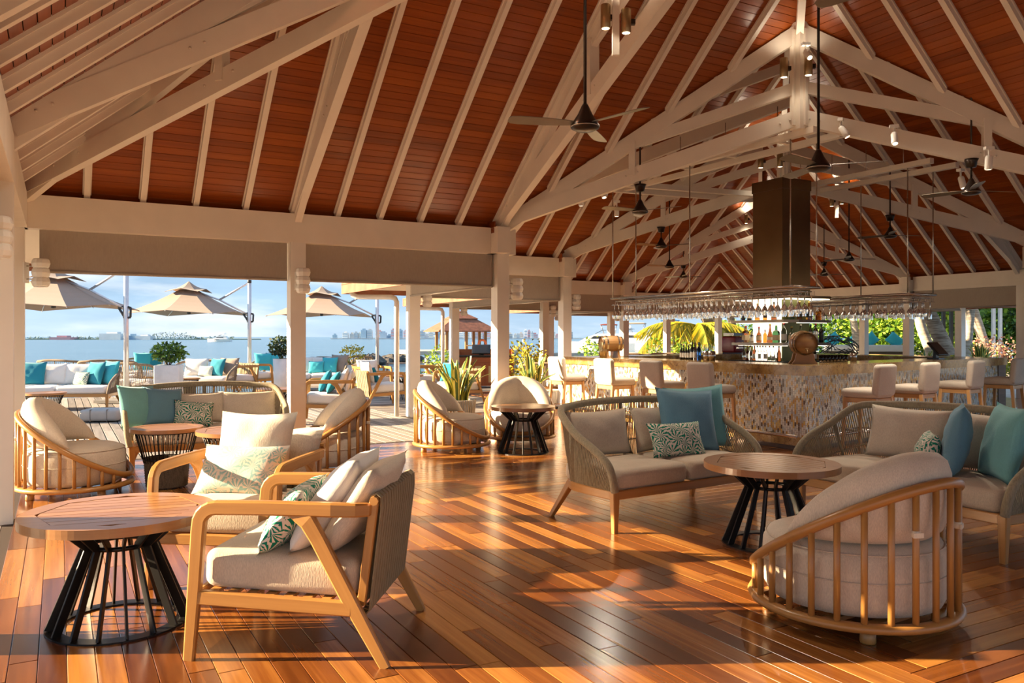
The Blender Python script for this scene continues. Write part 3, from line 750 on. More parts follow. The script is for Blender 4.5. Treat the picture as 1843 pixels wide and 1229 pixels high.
def uplight(px, py, Y, label, pw=11):
    p = atY(px, py, Y); t = thing('cylinder_lamp', label, 'lamp', p, 0, 'brass up and down lamps on the king posts')
    m = M(); m.lathe([(0.048, -0.12), (0.05, -0.118), (0.05, 0.118), (0.048, 0.12)], 18); m.obj('body', 'brass', t)
    m = M(); m.lathe([(0.0, 0.121), (0.04, 0.122)], 14); m.obj('lens', 'lamp_glow', t)
    m = M(); m.lathe([(0.0, -0.122), (0.04, -0.121)], 14); m.obj('lens', 'lamp_glow', t)
    m = M(); m.box((0.065, 0.03, 0), (0.06, 0.05, 0.05)); m.obj('arm', 'fan_metal', t)
    for s_ in (1, -1):
        l = bpy.data.lights.new('lamp_light', 'SPOT'); l.energy = pw * (4.0 if s_ > 0 else 3.5); l.color = (1.0, 0.84, 0.64); l.spot_size = R(150 if s_ > 0 else 125); l.spot_blend = 0.9; l.shadow_soft_size = 0.09
        o = bpy.data.objects.new('lamp_light', l); C.objects.link(o); o.parent = t; o.location = (0, 0, 0.14 * s_); o.rotation_euler = (PI if s_ > 0 else 0, 0, 0)
uplight(1090, 30, 8.3, 'brass cylinder lamp on the near hanger, left one of the pair', 3); uplight(1127, 38, 8.3, 'brass cylinder lamp on the near hanger, right one of the pair', 3)
uplight(1411, 122, 10.3, 'brass cylinder lamp on the left face of the big king post', 1); uplight(1455, 118, 10.2, 'brass cylinder lamp on the right face of the big king post', 1)
uplight(1369, 290, 14.6, 'brass cylinder lamp on the second king post, left face', 1.5); uplight(1404, 288, 14.5, 'brass cylinder lamp on the second king post, right face', 1.5)
uplight(1343, 394, 22.0, 'small brass cylinder lamp left of the bronze tower', 2.5); uplight(1497, 362, 19.5, 'small brass cylinder lamp on a hanger, left one right of the tower', 4); uplight(1515, 358, 19.5, 'small brass cylinder lamp on a hanger, right one beside the tower', 4)
uplight(600, -160, 6.0, 'added fill lamp above the frame on the left hip truss', 55); uplight(250, -60, 6.3, 'added fill lamp above the frame near the left wall', 45)  # both lamps added out of view to brighten the interior
def hanger(px, py0, py1, Y, label):
    a = atY(px, py0, Y); b = atY(px, py1, Y); m = M(); m.beam(a, b, 0.07, 0.05, up=(0, 1, 0)); tag(m.obj('hanger_post', 'beam_paint'), label, 'post')
hanger(1108, -60, 100, 8.3, 'white hanger post carrying the nearest pair of brass lamps'); hanger(1506, 330, 392, 19.6, 'white hanger post carrying the small pair of brass lamps')

def spot(px, py, Y, tilt, rz, label, pw=170):
    p = atY(px, py, Y); t = thing('spotlight', label, 'spotlight', p, rz, 'white track spotlights')
    T = Matrix.Rotation(tilt, 3, 'X'); m = M(); m.lathe([(0.036, -0.16), (0.04, -0.155), (0.04, -0.02), (0.03, 0.0)], 14); m.v = [tuple(T @ Vector(x)) for x in m.v]; m.obj('head', 'lantern_white', t)
    m = M(); m.lathe([(0.0, -0.162), (0.03, -0.161)], 12); m.v = [tuple(T @ Vector(x)) for x in m.v]; m.obj('lens', 'lamp_glow', t)
    m = M(); m.tube([(0, 0, -0.03), (0, 0, 0.07)], 0.012, 8); m.obj('stem', 'lantern_white', t); m = M(); m.box((0, 0, 0.085), (0.10, 0.06, 0.035)); m.obj('base', 'lantern_white', t)
    l = bpy.data.lights.new('spot_light', 'SPOT'); l.energy = pw; l.color = (1.0, 0.86, 0.68); l.spot_size = R(112); l.spot_blend = 1.0; l.shadow_soft_size = 0.04
    o = bpy.data.objects.new('spot_light', l); C.objects.link(o); o.parent = t; d = T @ Vector((0, 0, -1)); o.location = d * 0.17; o.rotation_euler = d.to_track_quat('-Z', 'Y').to_euler()
spot(1450, 92, 10.2, R(-42), R(8), 'white spotlight high on the big king post', 280); spot(1513, 228, 10.2, R(-30), R(60), 'white spotlight under the right valley truss nearest the king post')
spot(1609, 240, 9.9, R(-28), R(-15), 'white spotlight hanging straight under the right valley truss', 200); spot(1780, 280, 9.4, R(5), 0, 'white spotlight right of the fan on the truss near the right edge')
spot(1729, 318, 10.6, R(-15), R(30), 'white spotlight left of the fan near the right edge'); spot(1084, 340, 12.6, R(-25), R(20), 'white spotlight under the left truss, left of the pair')
spot(1093, 338, 12.6, R(25), R(40), 'white spotlight under the left truss, right of the pair'); spot(1046, 352, 12.8, R(5), 0, 'white spotlight farthest left under the left truss'); spot(1110, 372, 13.5, R(5), 0, 'white spotlight below the left track beam end')

# ------------------------------------------------------------------ furniture builders (local: faces -y, stands on z = 0)
def disc_poly(r, n): return [(r * math.cos(2 * PI * k / n), r * math.sin(2 * PI * k / n)) for k in range(n)]
def clip_strip(r, x0, x1, lim):
    """piece of a strip x0..x1 inside an elongated octagon of half size r"""
    def hh(x): return min(lim, (r * 1.30 - abs(x)))
    xs = [x0] + [x for x in (-(r * 1.30 - lim), (r * 1.30 - lim)) if x0 < x < x1] + [x1]
    return [(x, -hh(x)) for x in xs] + [(x, hh(x)) for x in reversed(xs)]
def table_top(t, D, z, th=0.042, slats=9, mat='teak_table', rot=0.0):
    r = D / 2; n = 48; ri = r * 0.84
    m = M(); m.prism(disc_poly(r * 0.985, n), z - th, z - 0.012); m.obj('underside', 'dark_gap', t)
    # rim: eight curved border pieces around the octagon
    oc = [(ri * math.cos(PI / 4 * k + rot), ri * math.sin(PI / 4 * k + rot)) for k in range(9)]
    for k in range(8):
        m = M(); g = 0.002; a0, a1 = PI / 4 * k + rot, PI / 4 * (k + 1) + rot
        outer = [(r * math.cos(a0 + (a1 - a0) * j / 12), r * math.sin(a0 + (a1 - a0) * j / 12)) for j in range(13)]
        m.prism([oc[k]] + outer + [oc[k + 1]], z - th - 0.001, z); m.obj('rim_piece', mat, t)
    ap = ri * math.cos(PI / 8) - 0.003
    def half(x):
        # octagon extent along the strip at offset x (rotated so flats align)
        best = 9
        for k in range(8):
            a = PI / 4 * k + PI / 8; c, s_ = math.cos(a), math.sin(a)
            if s_ > 1e-6: best = min(best, (ap - x * c) / s_)
        return best
    w = 2 * ap / slats; cr, sr = math.cos(rot), math.sin(rot)
    for k in range(slats):
        x0, x1 = -ap + k * w + 0.003, -ap + (k + 1) * w - 0.003
        brk = sorted({x0, x1} | {x for x in (-ri * math.cos(3 * PI / 8) , ri * math.cos(3 * PI / 8), -ri * math.cos(PI / 8), ri * math.cos(PI / 8)) if x0 < x < x1})
        P = [(x, -half(-x)) for x in brk] + [(x, half(x)) for x in reversed(brk)]
        P = [(y, x) for x, y in P][::-1]
        P = [(x * cr - y * sr, x * sr + y * cr) for x, y in P]
        m = M(); m.prism(P, z - 0.014, z - 0.0015); m.obj('slat', mat, t)
def make_table(label, D, loc, rz=0.0, H=0.55, rb=0.315, rw=0.155, rt=0.27, nleg=16, slats=9, group=None):
    t = thing('round_table', label, 'table', (loc[0], loc[1], 0), rz, group or 'round slatted tables with black bar bases')
    table_top(t, D, H, slats=slats)
    m = M(); m.lathe([(rb - 0.055, 0.0), (rb + 0.012, 0.0), (rb + 0.012, 0.008), (rb - 0.055, 0.008), (rb - 0.055, 0.0)], 40, smooth=False); m.f = m.f[:-2] if len(m.f[-1]) > 6 else m.f; m.u = m.u[:len(m.f)]; m.s = m.s[:len(m.f)]; m.mi = m.mi[:len(m.f)]; m.obj('base_ring', 'black_metal', t)
    m = M(); m.tube([(rw * 0.86 * math.cos(a), rw * 0.86 * math.sin(a), H * 0.70) for a in [2 * PI * k / 24 for k in range(24)]], 0.012, 6, closed=True); m.obj('waist_ring', 'black_metal', t)
    m = M(); m.lathe([(0.0, H - 0.055), (rt + 0.01, H - 0.055), (rt + 0.01, H - 0.046), (0, H - 0.046)], 32, smooth=False); m.obj('top_plate', 'black_metal', t)
    for k in range(nleg):
        a = 2 * PI * (k + 0.5) / nleg; c, s_ = math.cos(a), math.sin(a); m = M()
        m.sweep([(rb * c - 0.01 * c, rb * s_ - 0.01 * s_, 0.006), (rw * c, rw * s_, H * 0.69), (rw * c * 1.02, rw * s_ * 1.02, H * 0.72), (rt * c, rt * s_, H - 0.05)], sec(0.012, 0.042, 0.002), side=(-s_, c, 0)); m.obj('leg', 'black_metal', t)
    return t
def make_basket_table(label, D, loc, rz=0.0, H=0.56):
    t = thing('basket_table', label, 'table', (loc[0], loc[1], 0), rz, 'wire and wicker side tables')
    table_top(t, D, H, 0.034, 8); r1, r2, zb = D / 2 * 0.86, D / 2 * 0.62, 0.27
    for k in range(40):
        a = 2 * PI * k / 40; m = M(); c, s_ = math.cos(a), math.sin(a); m.tube([(r2 * c, r2 * s_, zb - 0.03), (r1 * c, r1 * s_, H - 0.036)], 0.0045, 5); m.obj('wire', 'black_metal', t)
    m = M(); pr = []; nz = 22
    for k in range(nz + 1): z = 0.012 + (zb - 0.012) * k / nz; pr.append((r2 * 0.90 + r2 * 0.10 * (k / nz) + (0.006 if k % 2 else 0), z))
    m.lathe(pr + [(r2 * 0.9, zb), (r2 * 0.85, zb - 0.05)], 36); m.obj('wicker_basket', 'wicker', t)
    for rr, z in ((r2 * 1.02, zb), (r1, H - 0.04)):
        m = M(); m.tube([(rr * math.cos(a), rr * math.sin(a), z) for a in [2 * PI * k / 32 for k in range(32)]], 0.009, 6, closed=True); m.obj('hoop', 'black_metal', t)
    for k in range(4):
        a = PI / 4 + PI / 2 * k; m = M(); m.lathe([(0.016, 0.0), (0.016, 0.02)], 8, (r2 * 0.7 * math.cos(a), r2 * 0.7 * math.sin(a), 0)); m.obj('foot', 'black_metal', t)
    return t
def pillow_mesh(w, h, t, n=12, seed=0):
    """stands on its lower edge: x width, z height, y thickness"""
    m = M(); rn = random.Random(seed); ph = [rn.uniform(0, 6) for _ in range(4)]
    def pos(i, j, sd):
        x = -1 + 2 * i / n; y = -1 + 2 * j / n
        px = x * (1 - 0.075 * (1 - y * y)); py = y * (1 - 0.085 * (1 - x * x))
        q = max(0.0, (1 - abs(x) ** 2.4) * (1 - abs(y) ** 2.4)) ** 0.5
        wr = 0.05 * t * math.sin(7 * x + ph[0] + 2 * y) * math.sin(6 * y + ph[1]) * (1 - abs(x * y))
        return (px * w / 2, sd * (t / 2 * q + wr * q), py * h / 2 + h / 2 - 0.10 * t * q * (1 - y) * 0.3)
    vs = []; idx = {}
    for sd in (1, -1):
        for i in range(n + 1):
            for j in range(n + 1):
                b = i in (0, n) or j in (0, n)
                if b and sd == -1: idx[(i, j, sd)] = idx[(i, j, 1)]; continue
                idx[(i, j, sd)] = len(vs); vs.append(pos(i, j, sd))
    fs = []
    for i in range(n):
        for j in range(n):
            a = [idx[(i, j, 1)], idx[(i, j + 1, 1)], idx[(i + 1, j + 1, 1)], idx[(i + 1, j, 1)]]; fs.append(a)
            fs.append([idx[(i, j, -1)], idx[(i + 1, j, -1)], idx[(i + 1, j + 1, -1)], idx[(i, j + 1, -1)]])
    m.add(vs, fs, None, True); return m
PC = [0]
def pillow(label, w, h, t, mat, pos, rz, lean=0.0, roll=0.0, group=None):
    PC[0] += 1; o = pillow_mesh(w, h, t, 12, PC[0]).obj('cushion', mat)
    o.matrix_world = Matrix.Translation(Vector(pos)) @ Matrix.Rotation(rz, 4, 'Z') @ Matrix.Rotation(-lean, 4, 'X') @ Matrix.Rotation(roll, 4, 'Y')
    return tag(o, label, 'cushion', group or 'loose cushions')

def make_sofa(label, L, loc, rz, ropemat='rope', seatmat='seat_fabric', D=0.80, strands=190, Hb=0.85, group='rope backed sofas', legmat='teak'):
    t = thing('rope_sofa', label, 'sofa', (loc[0], loc[1], 0), rz, group); h = L / 2; d = D / 2
    zr = 0.27
    base = smoothpath([(-h + 0.03, -d + 0.03, zr), (-h + 0.03, d - 0.30, zr), (-h + 0.10, d - 0.12, zr), (-h + 0.30, d - 0.03, zr), (0, d, zr), (h - 0.30, d - 0.03, zr), (h - 0.10, d - 0.12, zr), (h - 0.03, d - 0.30, zr), (h - 0.03, -d + 0.03, zr)], 6)
    m = M(); m.sweep(base, sec(0.035, 0.065, 0.006)); m.obj('base_rail', legmat, t)
    m = M(); m.sweep([(-h + 0.03, -d + 0.04, zr), (h - 0.03, -d + 0.04, zr)], sec(0.035, 0.065, 0.006)); m.obj('front_rail', legmat, t)
    for sx in (-1, 1):
        m = M(); m.sweep([(sx * (h - 0.04), -d + 0.045, zr + 0.03), (sx * (h - 0.045), -d + 0.05, 0.0)], sec(0.062, 0.055, 0.006), side=(1, 0, 0), scale=[1.0, 0.62]); m.obj('leg', legmat, t)
        m = M(); m.sweep([(sx * (h - 0.11), d - 0.13, zr + 0.03), (sx * (h - 0.01), d + 0.02, 0.0)], sec(0.058, 0.055, 0.006), side=(1, 0, 0), scale=[1.0, 0.62]); m.obj('leg', legmat, t)
    for k in range(7):
        x = -h + 0.16 + (L - 0.32) * k / 6; m = M(); m.box((x, 0, zr + 0.012), (0.06, D - 0.1, 0.014)); m.obj('seat_slat', legmat, t)
    half = [(-h + 0.02, -d + 0.02, zr + 0.03), (-h + 0.00, -d + 0.02, zr + 0.13), (-h - 0.015, -d + 0.07, zr + 0.235), (-h - 0.035, -d + 0.22, zr + 0.33), (-h - 0.035, d - 0.32, zr + 0.42), (-h + 0.03, d - 0.08, Hb - 0.025), (-h + 0.24, d + 0.04, Hb), (-h * 0.4, d + 0.075, Hb + 0.015), (0, d + 0.08, Hb + 0.02)]
    top = smoothpath(half + [(-x, y, z) for x, y, z in reversed(half[:-1])], 6)
    m = M(); m.tube(top, 0.029, 10); m.obj('top_rail', ropemat, t)
    def samp(path, f):
        n = len(path) - 1; x = f * n; i = min(int(x), n - 1); return Vector(path[i]).lerp(Vector(path[i + 1]), x - i)
    def even(path, n):
        P = [Vector(p) for p in path]; ls = [0]
        for i in range(1, len(P)): ls.append(ls[-1] + (P[i] - P[i - 1]).length)
        out = []; k = 0
        for j in range(n):
            s_ = ls[-1] * j / (n - 1)
            while k < len(ls) - 2 and ls[k + 1] < s_: k += 1
            out.append(P[k].lerp(P[k + 1], (s_ - ls[k]) / max(1e-6, ls[k + 1] - ls[k])))
        return out
    T, B = even(top, strands), even(base, strands); m = M()
    for a, b in zip(T, B):
        if (a - b).length < 0.05: continue
        out_ = Vector(((a.x + b.x) / 2, (a.y + b.y) / 2, 0)); out_ = out_.normalized() * 0.012
        m.sweep([b, (a + b) / 2 + out_, a], circ(0.0052, 4), None)
    q = m.obj('rope_strands', ropemat, t); q['kind'] = 'stuff'
    for f in (0.20, 0.34, 0.5, 0.66, 0.80):
        a, b = T[int(f * (strands - 1))], B[int(f * (strands - 1))]; m = M(); m.tube([b, a], 0.013, 6); m.obj('back_post', ropemat, t)
    for z in (0.45,):
        m = M(); m.sweep([a.lerp(b, 0.55) for a, b in zip(T, B) if (a - b).length > 0.16], circ(0.0055, 5)); m.obj('cross_rope', ropemat, t)
    w = (L - 0.10) / 2
    for sx in (-1, 1):
        m = M(); m.rbox((sx * w / 2, -0.02, zr + 0.10), (w - 0.006, D - 0.10, 0.15), 0.05, 4, 0.018); c = m.obj('seat_cushion', seatmat, t)
        m = M(); pts = []
    return t

def make_armchair(label, loc, rz, seatmat='seat_fabric', group='teak lounge armchairs', strapmat='strap_weave', nstrap=15):
    t = thing('lounge_armchair', label, 'armchair', (loc[0], loc[1], 0), rz, group)
    for sx in (-1, 1):
        x = sx * 0.365
        p = [(x, -0.435, 0.0), (x, -0.41, 0.30), (x, -0.392, 0.56)] + arc((x, -0.312, 0.585), 0.078, 180, 90, 5, 'yz')[1:]
        p = [(a, b, c) for a, b, c in p] + [(x, -0.1, 0.666), (x, 0.20, 0.664)] + [(x - sx * 0.01, 0.30, 0.662), (x - sx * 0.035, 0.345, 0.660), (x - sx * 0.075, 0.365, 0.658)]
        m = M(); m.sweep(p, sec(0.040, 0.062, 0.008), side=(1, 0, 0), scale=[0.78, 0.95, 1, 1, 1, 1, 1, 1, 1, 1, 0.95, 0.9, 0.85]); m.obj('arm_and_front_leg', 'teak', t)
        m = M(); m.sweep([(x, 0.02, 0.648), (x, 0.095, 0.615), (x, 0.14, 0.54), (x, 0.29, 0.26), (x, 0.435, 0.0)], sec(0.038, 0.072, 0.008), side=(1, 0, 0), scale=[0.5, 1.05, 0.95, 0.9, 0.62]); m.obj('rear_leg', 'teak', t)
        m = M(); m.sweep([(x, -0.405, 0.275), (x, 0.285, 0.245)], sec(0.034, 0.062, 0.006), side=(1, 0, 0)); m.obj('side_rail', 'teak', t)
        m = M(); m.sweep([(x - sx * 0.05, 0.315, 0.25), (x - sx * 0.05, 0.375, 0.70)], sec(0.03, 0.04, 0.005), side=(1, 0, 0)); m.obj('back_upright', 'teak', t)
    m = M(); m.sweep([(-0.35, -0.40, 0.275), (0.35, -0.40, 0.275)], sec(0.032, 0.062, 0.006)); m.obj('front_rail', 'teak', t)
    m = M(); m.sweep([(-0.35, 0.29, 0.246), (0.35, 0.29, 0.246)], sec(0.032, 0.055, 0.006)); m.obj('rear_rail', 'teak', t)
    m = M(); m.sweep([(-0.35, 0.378, 0.70), (0.35, 0.378, 0.70)], circ(0.02, 8)); m.obj('back_rail', 'teak', t)
    for k in range(8):
        y = -0.33 + 0.58 * k / 7; m = M(); m.sweep([(-0.35, y, 0.296 - 0.03 * (k / 7)), (0.35, y, 0.296 - 0.03 * (k / 7))], sec(0.045, 0.014, 0.002)); m.obj('seat_slat', 'teak', t)
    pitch = 0.66 / nstrap
    for k in range(nstrap):
        x = -0.33 + pitch * (k + 0.5); m = M()
        m.sweep([(x, 0.33, 0.26), (x, 0.352, 0.68), (x, 0.362, 0.718), (x, 0.385, 0.726), (x, 0.402, 0.712), (x, 0.404, 0.66), (x, 0.352, 0.225), (x, 0.33, 0.20), (x, 0.30, 0.205)], sec(pitch * 0.76, 0.008, 0.0025), side=(1, 0, 0)); m.obj('back_strap', strapmat, t)
    m = M(); T = Matrix.Rotation(R(-2.5), 3, 'X'); m.rbox((0, -0.045, 0.372), (0.675, 0.70, 0.165), 0.045, 4, 0.02, T=T); m.obj('seat_cushion', seatmat, t)
    return t

def make_barrel(label, loc, rz, mat='beige_fabric', group='teak spindle tub chairs', r=0.47):
    t = thing('tub_chair', label, 'chair', (loc[0], loc[1], 0), rz, group)
    zl = lambda a: 0.445 + 0.285 * math.sin(a)              # a = 90 deg is the back (+y)
    n = 48; A = [2 * PI * k / n for k in range(n)]
    m = M(); m.sweep([(r * math.cos(a), r * math.sin(a), 0.088) for a in A], circ(0.034, 8, 0.024), None, True, None, True); m.obj('base_ring', 'teak', t)
    m = M(); m.sweep([(r * 1.0 * math.cos(a), r * 1.0 * math.sin(a), zl(a)) for a in A], circ(0.026, 8), None, True, None, True); m.obj('top_rail', 'teak', t)
    for k in range(26):
        a = PI / 2 + 2 * PI * (k + 0.5) / 26
        if zl(a) < 0.20: continue
        m = M(); m.tube([(r * math.cos(a), r * math.sin(a), 0.10), (r * math.cos(a), r * math.sin(a), zl(a))], 0.0155, 8); m.obj('spindle', 'teak', t)
    for k in range(5): m = M(); m.box((0, -0.3 + 0.15 * k, 0.085), (2 * math.sqrt(r * r - (-0.3 + 0.15 * k) ** 2), 0.05, 0.02)); m.obj('base_slat', 'teak', t)
    for k in range(4):
        a = PI / 4 + PI / 2 * k; m = M(); m.lathe([(0.034, 0.0), (0.036, 0.006), (0.034, 0.07)], 12, (0.40 * math.cos(a), 0.40 * math.sin(a), 0)); m.obj('foot', 'teak', t)
    rs = r - 0.045
    m = M(); m.lathe([(0.0, 0.10), (rs - 0.07, 0.10), (rs - 0.02, 0.118), (rs, 0.16), (rs + 0.004, 0.27), (rs, 0.37), (rs - 0.025, 0.412), (rs - 0.08, 0.432), (rs * 0.4, 0.442), (0, 0.445)], 44); sc = m.obj('seat_cushion', mat, t)
    for z, rr in ((0.40, rs - 0.012), (0.275, rs + 0.005)):
        m = M(); m.tube([(rr * math.cos(a), rr * math.sin(a), z) for a in A], 0.004, 5, closed=True); m.obj('piping', mat, sc)
    # back cushion: loft of blobs around the back
    N, K = 30, 14; m = M(); vs = []; fs = []
    for i in range(N + 1):
        a = R(90 - 98 + 196 * i / N); e = abs(-1 + 2 * i / N); f = max(0.0, 1 - e ** 2) ** 0.72
        zt = 0.445 + 0.415 * f; zt = max(zt, 0.45); ro = rs + 0.006; th = 0.205 * (0.22 + 0.78 * f ** 0.6)
        crease = 0.035 * math.exp(-((i - N / 2) / 1.6) ** 2)
        zm, hz = (0.445 + zt) / 2, (zt - 0.445) / 2 + 0.004; rm = ro - th / 2
        for k in range(K):
            b = 2 * PI * k / K; cb, sb = math.cos(b), math.sin(b)
            cb = math.copysign(abs(cb) ** 0.75, cb); sb = math.copysign(abs(sb) ** 0.75, sb)
            rr = rm + th / 2 * cb - (0.0 if cb > 0 else 0.0); 
            if cb < 0.2: rr += crease * max(0, 1 - abs(sb) * 0.6)
            lean = 0.012 * (sb + 1) * f
            vs.append(((rr + lean) * math.cos(a), (rr + lean) * math.sin(a), zm + hz * sb))
    for i in range(N):
        for k in range(K): k2 = (k + 1) % K; fs.append((i * K + k, (i + 1) * K + k, (i + 1) * K + k2, i * K + k2))
    fs += [tuple(range(K)), tuple(N * K + k for k in range(K))[::-1]]
    m.add(vs, fs, None, True); bc = m.obj('back_cushion', mat, t)
    for k in (-1, 1):
        a = PI / 2 + k * 2 * PI * 1.5 / 26; m = M(); m.lathe([(0.019, 0.50), (0.021, 0.515), (0.019, 0.53)], 8, (r * math.cos(a), r * math.sin(a), 0)); m.box((r * math.cos(a) * 1.035, r * math.sin(a) * 1.035, 0.512), (0.05, 0.008, 0.022), a + PI / 2); m.obj('tie', 'tie_tape', bc)
    return t

def make_stool(label, loc, rz, group):
    t = thing('bar_stool', label, 'stool', (loc[0], loc[1], 0), rz, group); zs = 0.66
    for sx in (-1, 1):
        m = M(); m.sweep([(sx * 0.185, -0.185, zs), (sx * 0.21, -0.215, 0)], sec(0.045, 0.045, 0.005), side=(1, 0, 0), scale=[1, 0.72]); m.obj('leg', 'stool_wood', t)
        m = M(); m.sweep([(sx * 0.19, 0.185, zs), (sx * 0.215, 0.25, 0)], sec(0.045, 0.048, 0.005), side=(1, 0, 0), scale=[1, 0.72]); m.obj('leg', 'stool_wood', t)
        m = M(); m.sweep([(sx * 0.185, -0.18, zs - 0.03), (sx * 0.185, 0.19, zs - 0.03)], sec(0.026, 0.055, 0.004)); m.obj('apron', 'stool_wood', t)
        m = M(); m.tube([(sx * 0.20, -0.2, 0.26), (sx * 0.205, 0.22, 0.26)], 0.010, 6); m.obj('foot_rail', 'steel', t)
    for y in (-0.185, 0.19):
        m = M(); m.sweep([(-0.185, y, zs - 0.03), (0.185, y, zs - 0.03)], sec(0.026, 0.055, 0.004)); m.obj('apron', 'stool_wood', t)
    m = M(); m.tube([(-0.205, -0.205, 0.26), (0.205, -0.205, 0.26)], 0.010, 6); m.obj('foot_rail', 'steel', t)
    m = M(); m.rbox((0, -0.01, zs + 0.055), (0.45, 0.47, 0.11), 0.045, 4, 0.012); m.obj('seat', 'stool_fabric', t)
    m = M(); T = Matrix.Rotation(R(-5), 3, 'X') @ Matrix.Rotation(PI / 2, 3, 'X'); m.rbox((0, 0.205, zs + 0.215), (0.455, 0.39, 0.09), 0.035, 4, 0.0, T=T); m.obj('backrest', 'stool_fabric', t)
    return t

# ------------------------------------------------------------------ furniture of the room
T1 = (-1.93, 4.02); make_table('round slatted wooden table in the front left corner', 0.88, T1, R(20))
T2 = (1.76, 5.55); make_table('round slatted wooden table between the two sofas and the near tub chair', 0.89, T2, R(-42))
T3 = (0.135, 9.92); make_table('smaller round table before the tub chair facing the camera', 0.78, T3, R(10), 0.56, 0.30)
a1 = (-0.93, 3.86); f1 = face(-0.992, 0.10); AC1 = make_armchair('large teak lounge armchair seen from its side in the front left', a1, f1)
a2 = (-1.60, 4.92); f2 = face(-0.13, -0.99); AC2 = make_armchair('teak lounge armchair facing the camera behind the front left table', a2, f2)
pillow('small green palm leaf print cushion in the near armchair', 0.50, 0.34, 0.15, 'palm_print', local(a1, f1, (0.10, -0.165, 0.455)), f1 + R(6), R(36), R(2))
pillow('light grey square cushion leaning in the near armchair', 0.52, 0.52, 0.17, 'white_fabric', local(a1, f1, (0.07, -0.03, 0.45)), f1 + R(3), R(37))
pillow('beige back cushion against the straps of the near armchair', 0.64, 0.46, 0.17, 'beige_fabric', local(a1, f1, (0.03, 0.13, 0.45)), f1, R(33))
pillow('pale faded palm print cushion in the armchair facing the camera', 0.54, 0.33, 0.15, 'palm_print_pale', local(a2, f2, (-0.03, -0.10, 0.465)), f2, R(34))
pillow('cream square cushion standing in the armchair facing the camera', 0.50, 0.50, 0.17, 'cream_fabric', local(a2, f2, (-0.02, 0.06, 0.46)), f2, R(20))
pillow('beige back cushion of the armchair facing the camera', 0.62, 0.36, 0.14, 'beige_fabric', local(a2, f2, (0.05, 0.24, 0.46)), f2, R(16))
make_barrel('big teak tub chair in the front right seen from behind', (1.72, 4.13), face(-0.53, 0.85), r=0.475)
make_barrel('teak tub chair at the far left beside the corner post', (-3.92, 7.34), face(0.97, 0.22), r=0.455)
make_barrel('teak tub chair in the middle left with its back to the right', (-1.96, 8.45), face(-0.95, -0.32))
make_barrel('teak tub chair in front of the snake plant, facing right', (-0.75, 10.15), face(0.98, -0.14), r=0.455)
make_barrel('teak tub chair facing the camera behind the small round table', (0.10, 10.90), face(0.06, -1.0), r=0.455)
s1 = (1.17, 6.50); sf1 = face(0.56, -0.83); make_sofa('two seat rope back sofa in the middle with blue and palm print cushions', 1.58, s1, sf1, D=0.74)
s2 = (2.96, 5.90); sf2 = face(-0.88, -0.475); make_sofa('two seat rope back sofa at the right edge with turquoise cushions', 1.67, s2, sf2, D=0.78)
s3 = (-3.28, 8.80); sf3 = face(0.40, -0.92); make_sofa('two seat rope back sofa on the left before the terrace', 1.54, s3, sf3)
def on(s, f, x, y, z=0.445): return local(s, f, (x, y, z))
pillow('brown beige back cushion at the left end of the middle sofa', 0.66, 0.38, 0.16, 'seat_fabric', on(s1, sf1, -0.38, 0.25), sf1, R(14))
pillow('brown beige back cushion in the centre of the middle sofa, half hidden', 0.66, 0.38, 0.16, 'seat_fabric', on(s1, sf1, 0.32, 0.25), sf1, R(14))
pillow('dusty blue square cushion on the middle sofa', 0.55, 0.55, 0.17, 'blue_fabric', on(s1, sf1, 0.40, 0.03), sf1 + R(-14), R(20), R(4))
pillow('sea green square cushion behind the blue one on the middle sofa', 0.55, 0.55, 0.16, 'teal_fabric', on(s1, sf1, 0.62, 0.12), sf1 + R(-24), R(15), R(-3))
pillow('green palm print lumbar cushion on the middle sofa', 0.50, 0.29, 0.13, 'palm_print', on(s1, sf1, 0.14, -0.10), sf1 + R(-12), R(24))
pillow('beige back cushion at the left end of the right sofa', 0.70, 0.42, 0.16, 'beige_fabric', on(s2, sf2, -0.33, 0.24), sf2, R(14))
pillow('beige back cushion half hidden behind the blue cushion on the right sofa', 0.70, 0.42, 0.16, 'beige_fabric', on(s2, sf2, 0.34, 0.26), sf2, R(14))
pillow('small green palm print cushion on the right sofa', 0.42, 0.29, 0.15, 'palm_print', on(s2, sf2, 0.05, -0.08), sf2 + R(-48), R(16))
pillow('dusty blue square cushion on the right sofa', 0.50, 0.50, 0.17, 'blue_fabric', on(s2, sf2, 0.24, -0.04), sf2 + R(-56), R(10))
pillow('turquoise square cushion at the right edge of the photo', 0.52, 0.52, 0.17, 'teal_fabric', on(s2, sf2, 0.52, 0.0), sf2 + R(-38), R(14))
pillow('beige back cushion in the middle of the left sofa', 0.64, 0.35, 0.15, 'beige_fabric', on(s3, sf3, -0.10, 0.25), sf3, R(14))
pillow('beige back cushion at the right end of the left sofa', 0.66, 0.35, 0.15, 'beige_fabric', on(s3, sf3, 0.46, 0.26), sf3, R(12))
pillow('sea green square cushion at the left end of the left sofa', 0.46, 0.46, 0.16, 'teal_fabric', on(s3, sf3, -0.66, -0.02), sf3 + R(42), R(14), R(4))
pillow('dusty blue square cushion on the left sofa', 0.43, 0.43, 0.16, 'blue_fabric', on(s3, sf3, -0.44, 0.05), sf3 + R(22), R(18), R(6))
pillow('small palm print cushion on the left sofa', 0.42, 0.28, 0.13, 'palm_print', on(s3, sf3, -0.14, 0.02), sf3 + R(14), R(22), R(8))
make_basket_table('small round side table on a wire and wicker basket before the left sofa', 0.64, (-3.22, 7.62), R(25))
make_basket_table('wider round basket side table behind the facing armchair', 0.80, (-2.45, 7.42), R(40))
B0, B1, B2 = Vector((3.55, 9.85)), Vector((0.87, 14.5)), Vector((8.37, 13.8))
NL = (B1 - B0).normalized(); NR = (B2 - B0).normalized()
